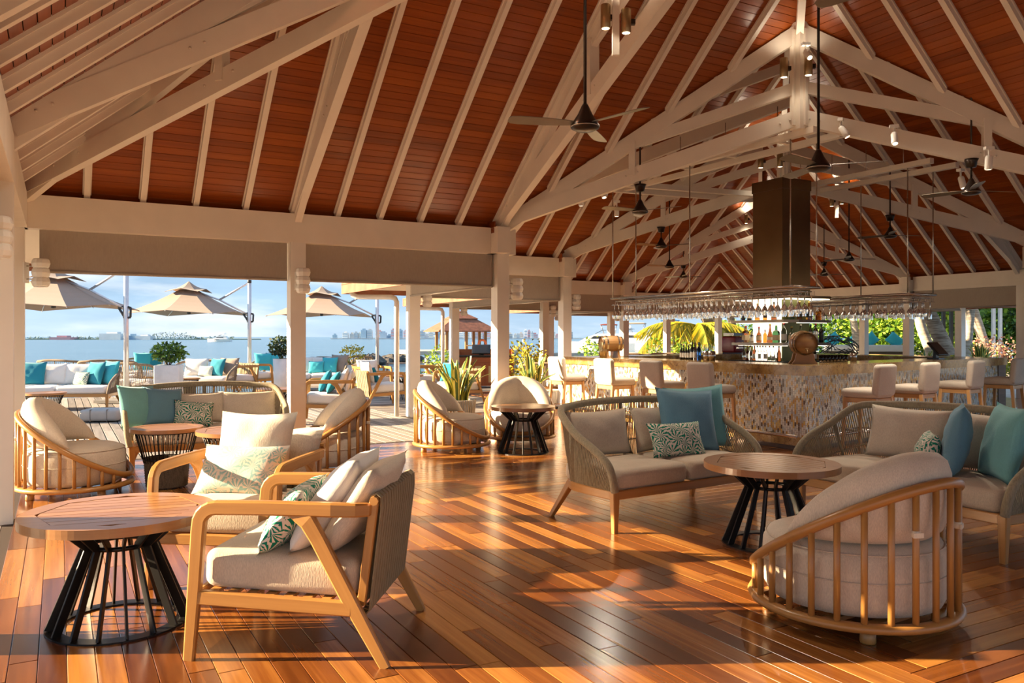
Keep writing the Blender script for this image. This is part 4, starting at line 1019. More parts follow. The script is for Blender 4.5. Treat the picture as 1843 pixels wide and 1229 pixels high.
for px, lb in ((1021, 'first bar stool on the left, standing at the far end of the bar'), (1107, 'second bar stool from the left along the bar front'), (1193, 'third bar stool from the left along the bar front'), (1282, 'fourth bar stool on the bar front, nearest the bar corner')):
    # along a line outside the left face of the bar
    o = Vector((-NL.y, NL.x)) * 0.34; r = (px - CX) / FOC; p = B0 + o
    s_ = (r * p.y - p.x) / (NL.x - r * NL.y); q = p + NL * s_; make_stool(lb, q, face(NL.y, -NL.x), 'bar stools with their backs to the camera')
for px, lb in ((1562, 'first bar stool on the right side of the bar, above the right sofa'), (1644, 'second bar stool on the right side of the bar'), (1728, 'third bar stool on the right side of the bar'), (1806, 'last bar stool on the right, cut by the photo edge')):
    o = Vector((NR.y, -NR.x)) * 0.40; r = (px - CX) / FOC; p = B0 + o
    s_ = (r * p.y - p.x) / (NR.x - r * NR.y); q = p + NR * s_; make_stool(lb, q, face(-NR.y, NR.x), 'bar stools seen from the side')

def snake_plant(label, loc, n=22, H=0.75, pot='rope', seed=1, pr=0.20, ph=0.42, name='snake_plant'):
    rn = random.Random(seed); t = thing(name, label, 'plant', (loc[0], loc[1], 0), rn.random() * 3, 'potted snake plants')
    m = M(); m.lathe([(pr * 0.80, 0.0), (pr * 0.82, 0.01), (pr, ph), (pr * 0.9, ph), (pr * 0.86, ph - 0.06), (0.0, ph - 0.06)], 24); p = m.obj('planter', 'planter_grey', t)
    if pot == 'rope':
        m = M()
        for k in range(48):
            a = 2 * PI * k / 48; m.tube([(pr * 0.85 * math.cos(a), pr * 0.85 * math.sin(a), 0.02), (pr * 1.04 * math.cos(a), pr * 1.04 * math.sin(a), ph)], 0.007, 4)
        q = m.obj('rope_wrap', 'rope_outdoor', p); q['kind'] = 'stuff'
    for k in range(n):
        a = rn.uniform(0, 2 * PI); r0 = rn.uniform(0.0, pr * 0.6); out = rn.uniform(0.05, 0.42) * (1.25 if k % 3 == 0 else 0.7); h = H * rn.uniform(0.55, 1.0) * (1 - 0.35 * out); w = rn.uniform(0.032, 0.05)
        ca, sa = math.cos(a), math.sin(a); m = M(); vs = []; us = []; S = 7
        for i in range(S + 1):
            f = i / S; x = r0 + out * f ** 2.0; z = ph - 0.06 + h * (f - 0.22 * out * f ** 3 * 1.5); ww = w * (0.55 + 1.1 * f * (1 - f) * 1.6) * (1 if i < S else 0.06)
            tw = 0.35 * f * (1 if k % 2 else -1)
            for sgn, dz in ((-1, 0.0), (0, -0.012), (1, 0.0)):
                vs.append((x * ca - sgn * ww * math.sin(a + tw) + dz * ca * 2, x * sa + sgn * ww * math.cos(a + tw) + dz * sa * 2, z))
                us.append((f * 3 + k, 0.5 + 0.5 * sgn))
        fs = []; uv = []
        for i in range(S):
            for j in range(2):
                q = (i * 3 + j, i * 3 + j + 1, (i + 1) * 3 + j + 1, (i + 1) * 3 + j); fs.append(q); uv.append([us[z] for z in q])
        m.add(vs, fs, uv, True); m.obj('leaf', 'snake_leaf', t)
    return t
snake_plant('snake plant in a rope wrapped pot behind the tub chair left of the corner post', (-0.80, 12.0), 26, 0.80, seed=3, pr=0.26, ph=0.48)
snake_plant('snake plant in a dark pot right of the big corner post', (0.33, 13.2), 24, 0.78, pot='plain', seed=8, pr=0.24, ph=0.50)

# ------------------------------------------------------------------ the bar island
B3 = B1 + B2 - B0
def off_poly(P, d):
    n = len(P); out = []
    for i in range(n):
        a, b, c = P[i - 1], P[i], P[(i + 1) % n]; e1 = (b - a).normalized(); e2 = (c - b).normalized()
        n1 = Vector((-e1.y, e1.x)); n2 = Vector((-e2.y, e2.x)); k = d / (1 + n1.dot(n2)); out.append(b + (n1 + n2) * k)
    return out
BQ = [B0, B2, B3, B1]                      # counter-clockwise
def wall_quad(m, a, b, z0, z1, u0=0.0):
    L = (b - a).length; m.add([(a.x, a.y, z0), (b.x, b.y, z0), (b.x, b.y, z1), (a.x, a.y, z1)], [(0, 1, 2, 3)], [[(z0, u0), (z0, u0 + L), (z1, u0 + L), (z1, u0)]])
def build_bar():
    t = thing('bar_counter', 'large island bar with gold marble top and shimmering mosaic front', 'bar', (0, 0, 0))
    inn = off_poly(BQ, 0.66); fr = off_poly(BQ, 0.035); frin = off_poly(BQ, 0.60)
    for i in range(4):
        j = (i + 1) % 4; m = M(); m.prism([BQ[i], BQ[j], inn[j], inn[i]], 0.925, 1.05); m.obj('marble_top', 'gold_marble', t)
        m = M(); a, b = fr[i], fr[j]
        wall_quad(m, a, b, 0.17, 0.925, i * 7.3); wall_quad(m, frin[j], frin[i], 0.10, 0.925, i * 3.1); m.obj('mosaic_front', ['mosaic_tile', 'brown_wood', 'brown_wood', 'mosaic_tile'][i] if i in (1, 2) else 'mosaic_tile', t)
        m = M(); pl = off_poly(BQ, 0.10); wall_quad(m, pl[i], pl[j], 0.0, 0.10); m.obj('plinth', 'brown_wood', t)
        m = M(); wall_quad(m, off_poly(BQ, 0.03)[i], off_poly(BQ, 0.03)[j], 0.06, 0.17); m.obj('gold_base', 'gold_marble', t)
        if i in (0, 3):
            o = off_poly(BQ, -0.16); m = M(); p, q = o[i], o[j]; d = (q - p).normalized(); p2, q2 = p + d * 0.2, q - d * 0.2
            m.tube([(p2.x, p2.y, 0.20), (q2.x, q2.y, 0.20)], 0.02, 8); fr_ = m.obj('foot_rail', 'steel', t)
            n = 5
            for k in range(n):
                x = p2.lerp(q2, (k + 0.5) / n); w = off_poly(BQ, 0.03); nn = Vector((-d.y, d.x)); m = M(); y = x + nn * 0.2; m.tube([(x.x, x.y, 0.20), (y.x, y.y, 0.20)], 0.011, 6); m.obj('rail_bracket', 'steel', fr_)
    m = M(); d = (B2 - B0).normalized(); e = Vector((-d.y, d.x)); p = B2 - d * 0.32 + e * 0.02; q = B2 - d * 0.01 + e * 0.02
    m.prism([p, q, q + e * 0.5, p + e * 0.5], 0.0, 0.924); m.obj('end_panel', 'brown_wood', t)
    m = M(); m.prism([inn[0], inn[1], inn[2], inn[3]], 0.0, 0.02); m.obj('service_floor', 'dark_gap', t)
    w2 = off_poly(BQ, 1.05); m = M(); m.prism([inn[0] , inn[3], w2[3], w2[0]], 0.80, 0.84); m.obj('work_shelf', 'steel', t); m = M(); m.prism([inn[0], w2[0], w2[1], inn[1]], 0.80, 0.84); m.obj('work_shelf', 'steel', t)
    return inn
INN = build_bar()
CU2, CV2 = Vector((CU, SU)), Vector((-SU, CU))
TC = Vector((4.47, 13.5)); SH = TC - CU2 * 0.22 - CV2 * 0.22
def build_tower():
    t = thing('bar_tower', 'bronze clad hood tower with lit bottle shelves in the bar centre', 'bar tower', (0, 0, 0)); s = 0.66
    q = [TC, TC + CU2 * s, TC + CU2 * s + CV2 * s, TC + CV2 * s]
    m = M(); m.prism(off_poly(q, -0.012), 3.86, 4.04); m.obj('cap', 'bronze_panel', t)
    for i in range(4):
        j = (i + 1) % 4; m = M(); e = (q[j] - q[i]).normalized(); n = Vector((e.y, -e.x)); a, b = q[i] + e * 0.003, q[j] - e * 0.003
        m.prism([a, b, b - n * 0.02, a - n * 0.02], 2.08, 3.86); m.obj('hood_panel', 'bronze_panel', t)
    F = [SH, SH + CU2 * 1.12, SH + CU2 * 1.12 + CV2 * 1.16, SH + CV2 * 1.16]
    m = M(); m.prism(F, 2.035, 2.08); m.obj('hood_flange', 'bronze_panel', t)
    m = M(); m.prism(off_poly(F, 0.012), 2.022, 2.034); m.obj('light_strip', 'shelf_light', t)
    m = M(); m.prism(off_poly(q, 0.01), 1.0, 2.03); core = m.obj('core', 'back_panel_green', t)
    m = M(); a, b = TC - CU2 * 0.012 + CV2 * 0.02, TC - CU2 * 0.012 + CV2 * 0.64; m.prism([a, a + CU2 * 0.012, b + CU2 * 0.012, b], 1.05, 2.02); m.obj('lit_back_panel', 'lit_panel', core)
    for z, nm in ((1.635, 'upper'), (1.255, 'lower')):
        m = M(); inq = [SH + CU2 * 0.34 + CV2 * 0.34]
        m.prism([SH, SH + CU2 * 0.36, SH + CU2 * 0.36 + CV2 * 1.16, SH + CV2 * 1.16], z, z + 0.045); sh = m.obj('shelf', 'cream_shelf', t)
        m = M(); m.prism([SH + CU2 * 0.362, SH + CU2 * 1.12, SH + CU2 * 1.12 + CV2 * 0.36, SH + CU2 * 0.362 + CV2 * 0.36], z, z + 0.045); sr = m.obj('shelf', 'brown_wood', t)
        m = M(); m.prism([SH + CU2 * 0.10 + CV2 * 0.05, SH + CU2 * 0.16 + CV2 * 0.05, SH + CU2 * 0.16 + CV2 * 1.1, SH + CU2 * 0.10 + CV2 * 1.1], z - 0.008, z - 0.001); m.obj('light_strip', 'shelf_light', sh)
        m = M(); m.prism([SH + CU2 * 0.40 + CV2 * 0.05, SH + CU2 * 1.08 + CV2 * 0.05, SH + CU2 * 1.08 + CV2 * 0.09, SH + CU2 * 0.40 + CV2 * 0.09], z - 0.008, z - 0.001); m.obj('light_strip', 'shelf_light', sr)
    G = off_poly(F, -0.04); m = M(); m.prism(G, 0.96, 1.0); m.obj('back_counter', 'black_metal', t)
    m = M(); m.prism(off_poly(G, 0.05), 0.0, 0.955); m.obj('cabinet', 'brown_wood', t)
plain('cream_shelf', (0.72, 0.62, 0.50), 0.5)
build_tower()

# bottles: profile kinds (r, z) in units of height; each bottle is a thing: glass, cap, label
def make_bottle(kind, h, r, gmat, cap, lab, label, pos, level=0.0):
    t = thing('bottle', label, 'bottle', pos, random.random() * 6, 'bottles of the bar')
    pr = {'tall': [(0.9, 0), (1, 0.02), (1, 0.58), (0.85, 0.66), (0.36, 0.76), (0.33, 0.92)], 'round': [(0.85, 0), (1, 0.06), (1.0, 0.40), (0.75, 0.55), (0.32, 0.66), (0.32, 0.92)],
          'squat': [(0.95, 0), (1, 0.03), (1, 0.55), (0.8, 0.66), (0.34, 0.72), (0.34, 0.90)], 'slim': [(0.9, 0), (1, 0.02), (1, 0.5), (0.5, 0.68), (0.30, 0.8), (0.28, 0.95)], 'cone': [(0.95, 0), (1, 0.04), (0.9, 0.35), (0.45, 0.6), (0.26, 0.8), (0.26, 0.94)]}[kind]
    n = 4 if kind == 'squat' else 14
    m = M(); P = [(r * (1.25 if n == 4 else 1) * a, h * b) for a, b in pr]; m.lathe(P, n, smooth=n > 4, a0=PI / 4); g = m.obj('glass_body', gmat, t)
    m = M(); m.lathe([(r * 0.36, h * 0.90), (r * 0.36, h)], 10); m.obj('cap', cap, t)
    if lab:
        rr = r * (1.25 if n == 4 else 1) * 1.012; z0, z1 = h * 0.14, h * (0.44 if kind != 'cone' else 0.30)
        m = M()
        if kind == 'cone': m.lathe([(rr * 0.96, z0), (rr * 0.92, z1)], n, a0=PI / 4)
        else: m.lathe([(rr, z0), (rr, z1)], n, smooth=n > 4, a0=PI / 4)
        m.f = m.f[:-2]; m.u = m.u[:-2]; m.s = m.s[:-2]; m.mi = m.mi[:-2]; m.obj('paper_label', lab, t)
    return t
def shelf_pos(px, z, left, inset=0.15):
    if left: o = SH + CU2 * inset; d = CV2
    else: o = SH + CV2 * inset; d = CU2
    r = (px - CX) / FOC; s_ = (r * o.y - o.x) / (d.x - r * d.y); p = o + d * s_; return (p.x, p.y, z)
Z1, Z2, Z3 = 1.681, 1.301, 1.001
BOT = [
 (1337, Z1, 1, 'squat', .27, .035, 'dark_bottle', 'cap_black', 'paper_black', 'black boxed bottle at the left end of the upper shelf'), (1349, Z1, 1, 'tall', .27, .040, 'dark_bottle', 'cap_black', 'paper_white', 'dark bottle with tall white label on the upper shelf'),
 (1363, Z1, 1, 'tall', .29, .042, 'amber_glass', 'cap_gold', 'paper_white', 'amber bottle with cream label, third on the upper shelf'), (1377, Z1, 1, 'squat', .27, .036, 'amber_glass', 'cap_black', 'paper_black', 'square amber bottle with black label on the upper shelf'),
 (1393, Z1, 1, 'tall', .30, .046, 'brown_glass', 'cap_black', 'paper_white', 'brown bottle with red and white label left of the shelf corner'), (1424, Z1, 0, 'round', .34, .055, 'green_glass', 'cap_black', 'paper_cream', 'big dark green bottle at the corner of the upper shelf'),
 (1439, Z1, 0, 'squat', .31, .042, 'amber_glass', 'cap_gold', 'paper_black', 'square amber whisky bottle right of the big green one'), (1456, Z1, 0, 'squat', .31, .042, 'amber_glass', 'cap_gold', 'paper_black', 'square amber whisky bottle, second from the right on the upper shelf'), (1473, Z1, 0, 'tall', .24, .05, 'amber_glass', 'cap_black', None, 'wide amber bottle at the right end of the upper shelf'),
 (1342, Z2, 1, 'squat', .29, .050, 'amber_glass', 'cap_red', 'paper_cream', 'square orange liqueur bottle at the left end of the lower shelf'), (1353, Z2, 1, 'tall', .20, .034, 'pale_glass', 'cap_black', 'paper_white', 'small clear bottle beside the square orange one'), (1366, Z2, 1, 'round', .27, .046, 'brown_glass', 'cap_red', 'paper_cream', 'round brown bottle in front of the lit panel'),
 (1377, Z2, 1, 'tall', .22, .032, 'amber_glass', 'cap_gold', None, 'short amber bottle between two dark ones on the lower shelf'), (1386, Z2, 1, 'cone', .32, .050, 'brown_glass', 'cap_gold', 'paper_white', 'pear shaped dark bottle with gold neck'), (1397, Z2, 1, 'squat', .29, .048, 'green_glass', 'cap_green', 'paper_cream', 'square dark green bottle with cream label'),
 (1411, Z2, 0, 'tall', .33, .046, 'pale_glass', 'cap_red', 'paper_white', 'clear tall bottle with red cap at the lower shelf corner'), (1425, Z2, 0, 'round', .27, .055, 'pale_glass', 'cap_gold', 'paper_cream', 'round clear decanter with gold stopper'), (1441, Z2, 0, 'round', .31, .044, 'pale_glass', 'paper_white', 'paper_white', 'clear bottle with white cap above the barrel'),
 (1459, Z2, 0, 'tall', .31, .036, 'pale_glass', 'cap_black', 'paper_cream', 'slim clear bottle right of the barrel'), (1468, Z2, 0, 'tall', .33, .042, 'clear_glass', 'cap_red', 'paper_white', 'clear bottle with dark red cap right of the barrel'), (1478, Z2, 0, 'tall', .32, .038, 'dark_bottle', 'cap_black', 'paper_black', 'black bottle at the right end of the lower shelf')]
ROW3 = [(1339, 'slim', 'pale_glass', 'cap_black'), (1346, 'slim', 'brown_glass', 'cap_gold'), (1351, 'slim', 'pale_glass', 'cap_black'), (1358, 'tall', 'brown_glass', 'cap_red'), (1363, 'slim', 'pale_glass', 'cap_black'), (1368, 'slim', 'pale_glass', 'cap_gold'), (1373, 'slim', 'clear_glass', 'cap_black'), (1378, 'slim', 'clear_glass', 'paper_white'), (1385, 'cone', 'pale_glass', 'cap_red'), (1392, 'cone', 'pale_glass', 'cap_green'), (1402, 'slim', 'brown_glass', 'cap_black'), (1466, 'slim', 'green_glass', 'cap_black')]
for b in BOT: make_bottle(b[3], b[4], b[5], b[6], b[7], b[8], b[9], shelf_pos(b[0], b[1], b[2]))
W3 = ['first', 'second', 'third', 'fourth', 'fifth', 'sixth', 'seventh', 'eighth', 'ninth', 'tenth', 'eleventh', 'last']
for i, (px, k, g, c) in enumerate(ROW3):
    make_bottle(k, 0.25, 0.034, g, c, 'paper_white' if i % 2 else None, 'small bottle on the back counter below the shelves, %s from the left' % W3[i], shelf_pos(px, Z3, px < 1410, 0.06))
# speed rail bottles and pots at the inner edge of the left counter
def counter_pos(px, inset, left=True):
    d = NL if left else NR; n = Vector((NL.y, -NL.x)) if left else Vector((-NR.y, NR.x)); o = B0 + n * inset
    r = (px - CX) / FOC; s_ = (r * o.y - o.x) / (d.x - r * d.y); p = o + d * s_; return (p.x, p.y, 1.05)
for i, px in enumerate((1226, 1230.5, 1235, 1239.5)):
    make_bottle('slim', 0.24, 0.022, 'dark_bottle', 'paper_white' if i % 2 else 'cap_black', 'paper_white', 'slim bottle in the dark cluster on the left counter, %s from the left' % W3[i], counter_pos(px, 0.55))
for px, g, lb in ((1246, 'dark_bottle', 'black bottle left of the blue one on the bar counter'), (1258, 'blue_glass', 'bright blue bottle on the left bar counter'), (1251, 'pale_glass', 'clear bottle just left of the blue one')): make_bottle('tall', 0.27, 0.032, g, 'cap_black' if g != 'blue_glass' else 'blue_glass', None if g == 'blue_glass' else 'paper_white', lb, counter_pos(px, 0.5))
def pot(label, pos, mat='steel', r=0.06, h=0.14, sticks=0):
    t = thing('utensil_pot', label, 'pot', pos, 0, 'pots on the bar'); m = M(); m.lathe([(r * 0.85, 0), (r, h), (r * 0.92, h), (r * 0.8, 0.01), (0, 0.01)], 16); m.obj('cup', mat, t)
    for k in range(sticks): m = M(); a = k * 1.3; m.tube([(0.02 * math.cos(a), 0.02 * math.sin(a), 0.03), (0.045 * math.cos(a), 0.045 * math.sin(a), h + 0.1)], 0.006, 5); m.obj('tool', ['cap_green', 'cap_black', 'stool_wood'][k % 3], t)
pot('steel pot with bar tools right of the blue bottle', counter_pos(1272, 0.5), sticks=5); pot('second steel pot with tools before the coffee machine', counter_pos(1281, 0.52), sticks=4); pot('steel tin on the right bar counter near the tumblers', counter_pos(1536, 0.62, False), 'steel', 0.05, 0.12)
def tumbler_mesh():
    m = M(); m.lathe([(0.026, 0.0), (0.033, 0.10), (0.031, 0.10), (0.024, 0.008), (0, 0.008)], 12); return m
tm0 = None
for k in range(14):
    px = 1478 + (k % 8) * 6.3 + (k // 8) * 3; p = counter_pos(px, 0.52 + 0.12 * (k // 8), False)
    o = tumbler_mesh().obj('tumbler', 'clear_glass') if tm0 is None else tm0.copy()
    if tm0 is None: tm0 = o
    else: C.objects.link(o)
    o.location = p; tag(o, 'clear drinking glass in the cluster right of the big barrel', 'glass', 'tumblers on the right counter')

# barrels
def cask(label, pos, ax, D, L, stand=True, tap=True):
    t = thing('wine_cask', label, 'barrel', (pos[0], pos[1], pos[2]), math.atan2(ax[1], ax[0]), 'small oak casks on the bar'); z = D * 0.5 + (0.10 if stand else 0.03)
    n = 18; prof = [(0.42, -0.5), (0.475, -0.25), (0.5, 0), (0.475, 0.25), (0.42, 0.5)]
    for k in range(n):
        m = M(); a0, a1 = 2 * PI * k / n + 0.004, 2 * PI * (k + 1) / n - 0.004; vs = []; uv = []
        for r_, x in prof: vs += [(x * L, r_ * D * math.cos(a0), z + r_ * D * math.sin(a0)), (x * L, r_ * D * math.cos(a1), z + r_ * D * math.sin(a1))]
        fs = [(2 * i, 2 * i + 2, 2 * i + 3, 2 * i + 1) for i in range(4)]; o = random.random() * 9
        m.add(vs, fs, [[(o + f, o), (o + f + .1, o), (o + f + .1, o + .05), (o + f, o + .05)] for f in (0, .1, .2, .3)], True); m.obj('stave', 'barrel_wood', t)
    for sx in (-1, 1):
        m = M(); m.lathe([(0.0, sx * 0.475 * L), (0.40 * D, sx * 0.475 * L), (0.40 * D, sx * 0.46 * L), (0, sx * 0.46 * L)], 24, (0, 0, z), True, axis='x'); m.u = [[(v[1], v[2]) for v in [m.v[i] for i in f]] for f in m.f]; m.obj('head', 'barrel_wood', t)
    for x, r_ in ((-0.44, 0.437), (-0.26, 0.479), (0.26, 0.479), (0.44, 0.437)):
        m = M(); m.lathe([(r_ * D + 0.003, x * L - 0.013), (r_ * D + 0.004, x * L + 0.013)], 28, (0, 0, z), True, axis='x'); m.f = m.f[:-2]; m.u = m.u[:-2]; m.s = m.s[:-2]; m.mi = m.mi[:-2]; m.obj('hoop', 'steel', t)
    if tap:
        m = M(); m.tube([(0.47 * L, 0, z - 0.26 * D), (0.47 * L + 0.05, 0, z - 0.26 * D), (0.47 * L + 0.055, 0, z - 0.36 * D)], 0.009, 6); m.tube([(0.47 * L + 0.03, 0, z - 0.26 * D), (0.47 * L + 0.03, 0, z - 0.2 * D)], 0.006, 5); m.tube([(0.47 * L + 0.03, -0.02, z - 0.2 * D), (0.47 * L + 0.03, 0.02, z - 0.2 * D)], 0.006, 5); m.obj('tap', 'brass', t)
    if stand:
        for x in (-0.26 * L, 0.26 * L):
            m = M(); w = 0.5 * D; pts = [(-w, 0), (w, 0), (w * 0.75, 0.05), (w * 0.6, z - 0.36 * D), (0, z - 0.475 * D), (-w * 0.6, z - 0.36 * D), (-w * 0.75, 0.05)]
            vs = [(x - 0.02, a, b) for a, b in pts] + [(x + 0.02, a, b) for a, b in pts]; k = len(pts)
            m.add(vs, [tuple(range(k)), tuple(range(k, 2 * k))[::-1]] + [(i, (i + 1) % k, k + (i + 1) % k, k + i) for i in range(k)]); m.obj('cradle', 'barrel_wood', t)
    return t
cask('oak cask with brass tap on the near corner of the bar', (3.74, 10.50, 1.05), (-0.12, -1.0), 0.33, 0.38)
q = counter_pos(1100, 0.33); cask('small oak cask lying at the far left end of the bar', q, (0.96, 0.25), 0.27, 0.38, True, False)
q = counter_pos(1087, 0.2); pot('tall brass cup before the small cask at the far bar end', q, 'brass', 0.085, 0.26)
def coffee():
    d = (B3 - B1).normalized(); n = Vector((d.y, -d.x)); r = (1319 - CX) / FOC; o = B1 + n * 0.35; s_ = (r * o.y - o.x) / (d.x - r * d.y); p = o + d * s_
    t = thing('coffee_machine', 'red coffee machine at the back of the bar', 'machine', (p.x, p.y, 1.05), math.atan2(d.y, d.x)); m = M(); m.rbox((0, 0, 0.19), (0.34, 0.34, 0.34), 0.03, 3); m.obj('body', 'machine_red', t)
    m = M(); m.box((0.0, 0.0, 0.40), (0.30, 0.26, 0.06)); m.obj('bean_tray', 'tint_glass', t); m = M(); m.box((0.0, -0.2, 0.12), (0.26, 0.08, 0.02)); m.obj('drip_tray', 'steel', t); m = M(); m.box((0, -0.0, 0.01), (0.30, 0.30, 0.02)); m.obj('foot_plate', 'cap_black', t)
coffee()
def pos_screen():
    p = counter_pos(1690, 0.30, False); t = thing('touch_screen', 'black tilted till screen seen from behind on the right counter', 'screen', p, math.atan2(NR.y, NR.x))
    T = Matrix.Rotation(R(48), 3, 'X'); m = M(); m.rbox((0, 0.02, 0.16), (0.36, 0.27, 0.03), 0.012, 2, T=T); m.obj('panel', 'screen_black', t)
    m = M(); m.beam((0, 0.05, 0.0), (0, 0.04, 0.15), 0.10, 0.05, up=(0, 1, 0)); m.obj('stand', 'screen_black', t); m = M(); m.box((0, 0.05, 0.01), (0.20, 0.18, 0.02)); m.obj('foot', 'screen_black', t)
pos_screen()

# hanging glass racks
def hang_glass(kind):
    m = M()
    if kind == 0: m.lathe([(0.032, 0.0), (0.034, -0.003), (0.006, -0.010), (0.004, -0.09), (0.018, -0.105), (0.036, -0.14), (0.038, -0.165), (0.031, -0.205)], 10)
    else: m.lathe([(0.030, 0.0), (0.032, -0.003), (0.006, -0.010), (0.004, -0.10), (0.016, -0.115), (0.023, -0.17), (0.022, -0.23)], 10)
    m.f = m.f[:-1]; m.u = m.u[:-1]; m.s = m.s[:-1]; m.mi = m.mi[:-1]
    return m
HG = [None, None]
def rack(label, near, far, wid, side, rows, n, zt, fill, glabel, ggroup, beams):
    near, far = Vector(near), Vector(far); d = (far - near); L = d.length; d.normalize(); s_ = Vector((d.y, -d.x)) * side
    t = thing('glass_rack', label, 'glass rack', (0, 0, 0), 0, 'hanging glass racks'); c = [near, far, far + s_ * wid, near + s_ * wid]
    def v3(p, z): return (p.x, p.y, z)
    for i in range(4):
        m = M(); m.tube([v3(c[i], zt), v3(c[(i + 1) % 4], zt)], 0.018, 8); m.obj('frame_tube', 'steel', t)
        a, b = c[i].lerp(c[(i + 2) % 4], 0.03), c[(i + 1) % 4].lerp(c[(i + 3) % 4], 0.03); m = M(); m.tube([v3(a, zt - 0.05), v3(b, zt - 0.05)], 0.009, 6); m.obj('lower_tube', 'steel', t)
    zr = zt - 0.115
    for k in range(rows + 1):
        o = near + s_ * (wid * (k + 0.5) / (rows + 1) - 0.03); m = M()
        for e in (-0.022, 0.022): p = o + s_ * e; m.tube([v3(p, zr), v3(p + d * L, zr)], 0.005, 5)
        ch = m.obj('channel', 'steel', t)
        m = M()
        for j in range(int(L / 0.42) + 1): p = o + d * min(L, 0.03 + j * 0.42); m.tube([v3(p - s_ * 0.022, zr), v3(p - s_ * 0.022, zt - 0.05)], 0.004, 4); m.tube([v3(p + s_ * 0.022, zr), v3(p + s_ * 0.022, zt - 0.05)], 0.004, 4)
        q = m.obj('drop_wires', 'steel', ch); q['kind'] = 'stuff'
    rn = random.Random(5 if side > 0 else 9)
    for k in range(rows + 1):
        o = near + s_ * (wid * (k + 0.5) / (rows + 1) - 0.03)
        for j in range(n):
            f = (j + 0.5) / n
            if not fill(f, k, rn): continue
            kd = 1 if (int(f * 6) + k) % 3 == 0 else 0; p = o + d * (L * f)
            if HG[kd] is None: HG[kd] = hang_glass(kd).obj('wine_glass', 'clear_glass'); g = HG[kd]
            else: g = HG[kd].copy(); C.objects.link(g)
            g.scale = (1.18, 1.18, 1.18); g.location = (p.x, p.y, zr + 0.008); g.rotation_euler = (0, 0, rn.random() * 6); tag(g, glabel, 'wine glass', ggroup)
    for p in [c[0] + d * 0.05, c[3] + d * 0.05, c[1] - d * 0.05, c[2] - d * 0.05, c[0] + d * L * 0.5]:
        m = M(); m.tube([v3(p, zt), v3(p, 3.98)], 0.010, 6); m.obj('rod', 'steel', t)
    b = thing('track_beam', beams, 'beam', (0, 0, 0), 0, 'white suspension beams over the bar')
    for k in (0, 3):
        e0, e1 = (c[0], c[1]) if k == 0 else (c[3], c[2]); m = M(); m.beam(v3(e0 - d * 0.35, 4.02), v3(e1 + d * 0.3, 4.02), 0.09, 0.08); m.obj('channel', 'beam_paint', b)
    for k in range(4):
        p = c[0].lerp(c[1], (k + 0.5) / 4) + s_ * wid * 0.5; m = M(); m.beam(v3(p - s_ * wid * 0.5, 4.065), v3(p + s_ * wid * 0.5, 4.065), 0.05, 0.03); m.obj('cross_bar', 'beam_paint', b)
        m = M(); m.tube([v3(p, 4.07), v3(p, 4.55)], 0.006, 5); m.obj('tie_rod', 'steel', b)
rack('long steel glass rack hanging over the left bar front', (3.66, 10.62), (1.70, 14.02), 0.50, 1, 3, 34, 2.055, lambda f, k, r: r.random() < 0.90, 'stemmed glass hanging upside down from the left rack', 'glasses hanging in the left rack', 'pair of white suspension beams above the left glass rack')
rack('shorter steel glass rack hanging right of the tower', (6.62, 12.75), (5.30, 15.15), 0.62, -1, 3, 20, 2.055, lambda f, k, r: (f < 0.36 or 0.42 < f < 0.6 or f > 0.72) and r.random() < 0.7, 'stemmed glass hanging upside down from the right rack', 'glasses hanging in the right rack', 'pair of white suspension beams right of the bronze tower')
def third_beams():
    b = thing('track_beam', 'pair of white suspension beams from the left truss to the tower', 'beam', (0, 0, 0), 0, 'white suspension beams over the bar')
    for o in (0.0, 0.5): m = M(); m.beam((1.74 + 0.3 * o, 14.4 - o, 4.0), (4.55 + 0.3 * o, 15.5 - o, 4.0), 0.09, 0.09); m.obj('channel', 'beam_paint', b)
third_beams()

# ------------------------------------------------------------------ outside: terrace furniture
def quick(px, Y): return ((px - CX) / FOC * Y, Y)
GO = 'terrace sofas'
def osofa(label, px, Y, f, L, strands=70, seat='white_fabric', grp=GO): s = quick(px, Y); rz = face(*f); make_sofa(label, L, s, rz, 'rope_outdoor', seat, 0.80, strands, 0.80, grp); return s, rz
s, f = osofa('terrace sofa with white and teal cushions beside the leftmost post', 112, 16.0, (0.12, -0.99), 2.0, 110)
pillow('deep teal cushion at the left end of the leftmost terrace sofa', 0.50, 0.48, 0.15, 'deep_teal_fabric', on(s, f, -0.62, 0.10), f, R(16))
pillow('white back cushion left on the leftmost terrace sofa', 0.60, 0.44, 0.15, 'white_fabric', on(s, f, -0.30, 0.24), f, R(14))
pillow('white back cushion right on the leftmost terrace sofa', 0.70, 0.44, 0.15, 'white_fabric', on(s, f, 0.25, 0.24), f, R(14))
pillow('small palm print cushion on the leftmost terrace sofa', 0.36, 0.28, 0.12, 'palm_print', on(s, f, 0.32, -0.02), f + R(-25), R(20))
pillow('teal cushion beside the palm print one on the terrace', 0.48, 0.48, 0.15, 'deep_teal_fabric', on(s, f, 0.55, 0.02), f + R(-32), R(16))
pillow('turquoise cushion at the right end of the leftmost terrace sofa', 0.52, 0.50, 0.16, 'turquoise_fabric', on(s, f, 0.80, 0.06), f + R(-40), R(16))
make_basket_table('low round basket table before the leftmost terrace sofa', 0.66, quick(80, 13.5), 0.3, 0.48)
def pouf(label, px, Y):
    t = thing('floor_pouf', label, 'pouf', (*quick(px, Y), 0), R(8)); m = M(); m.rbox((0, 0, 0.10), (0.62, 0.52, 0.19), 0.05, 3, 0.01); m.obj('body', 'pouf_grey', t)
    for x in (-0.13, 0.13): m = M(); m.box((x, 0, 0.102), (0.012, 0.528, 0.196)); m.obj('strap', 'planter_grey', t)
pouf('grey covered pouf lying on the terrace behind the left tub chair', 187, 13.7)
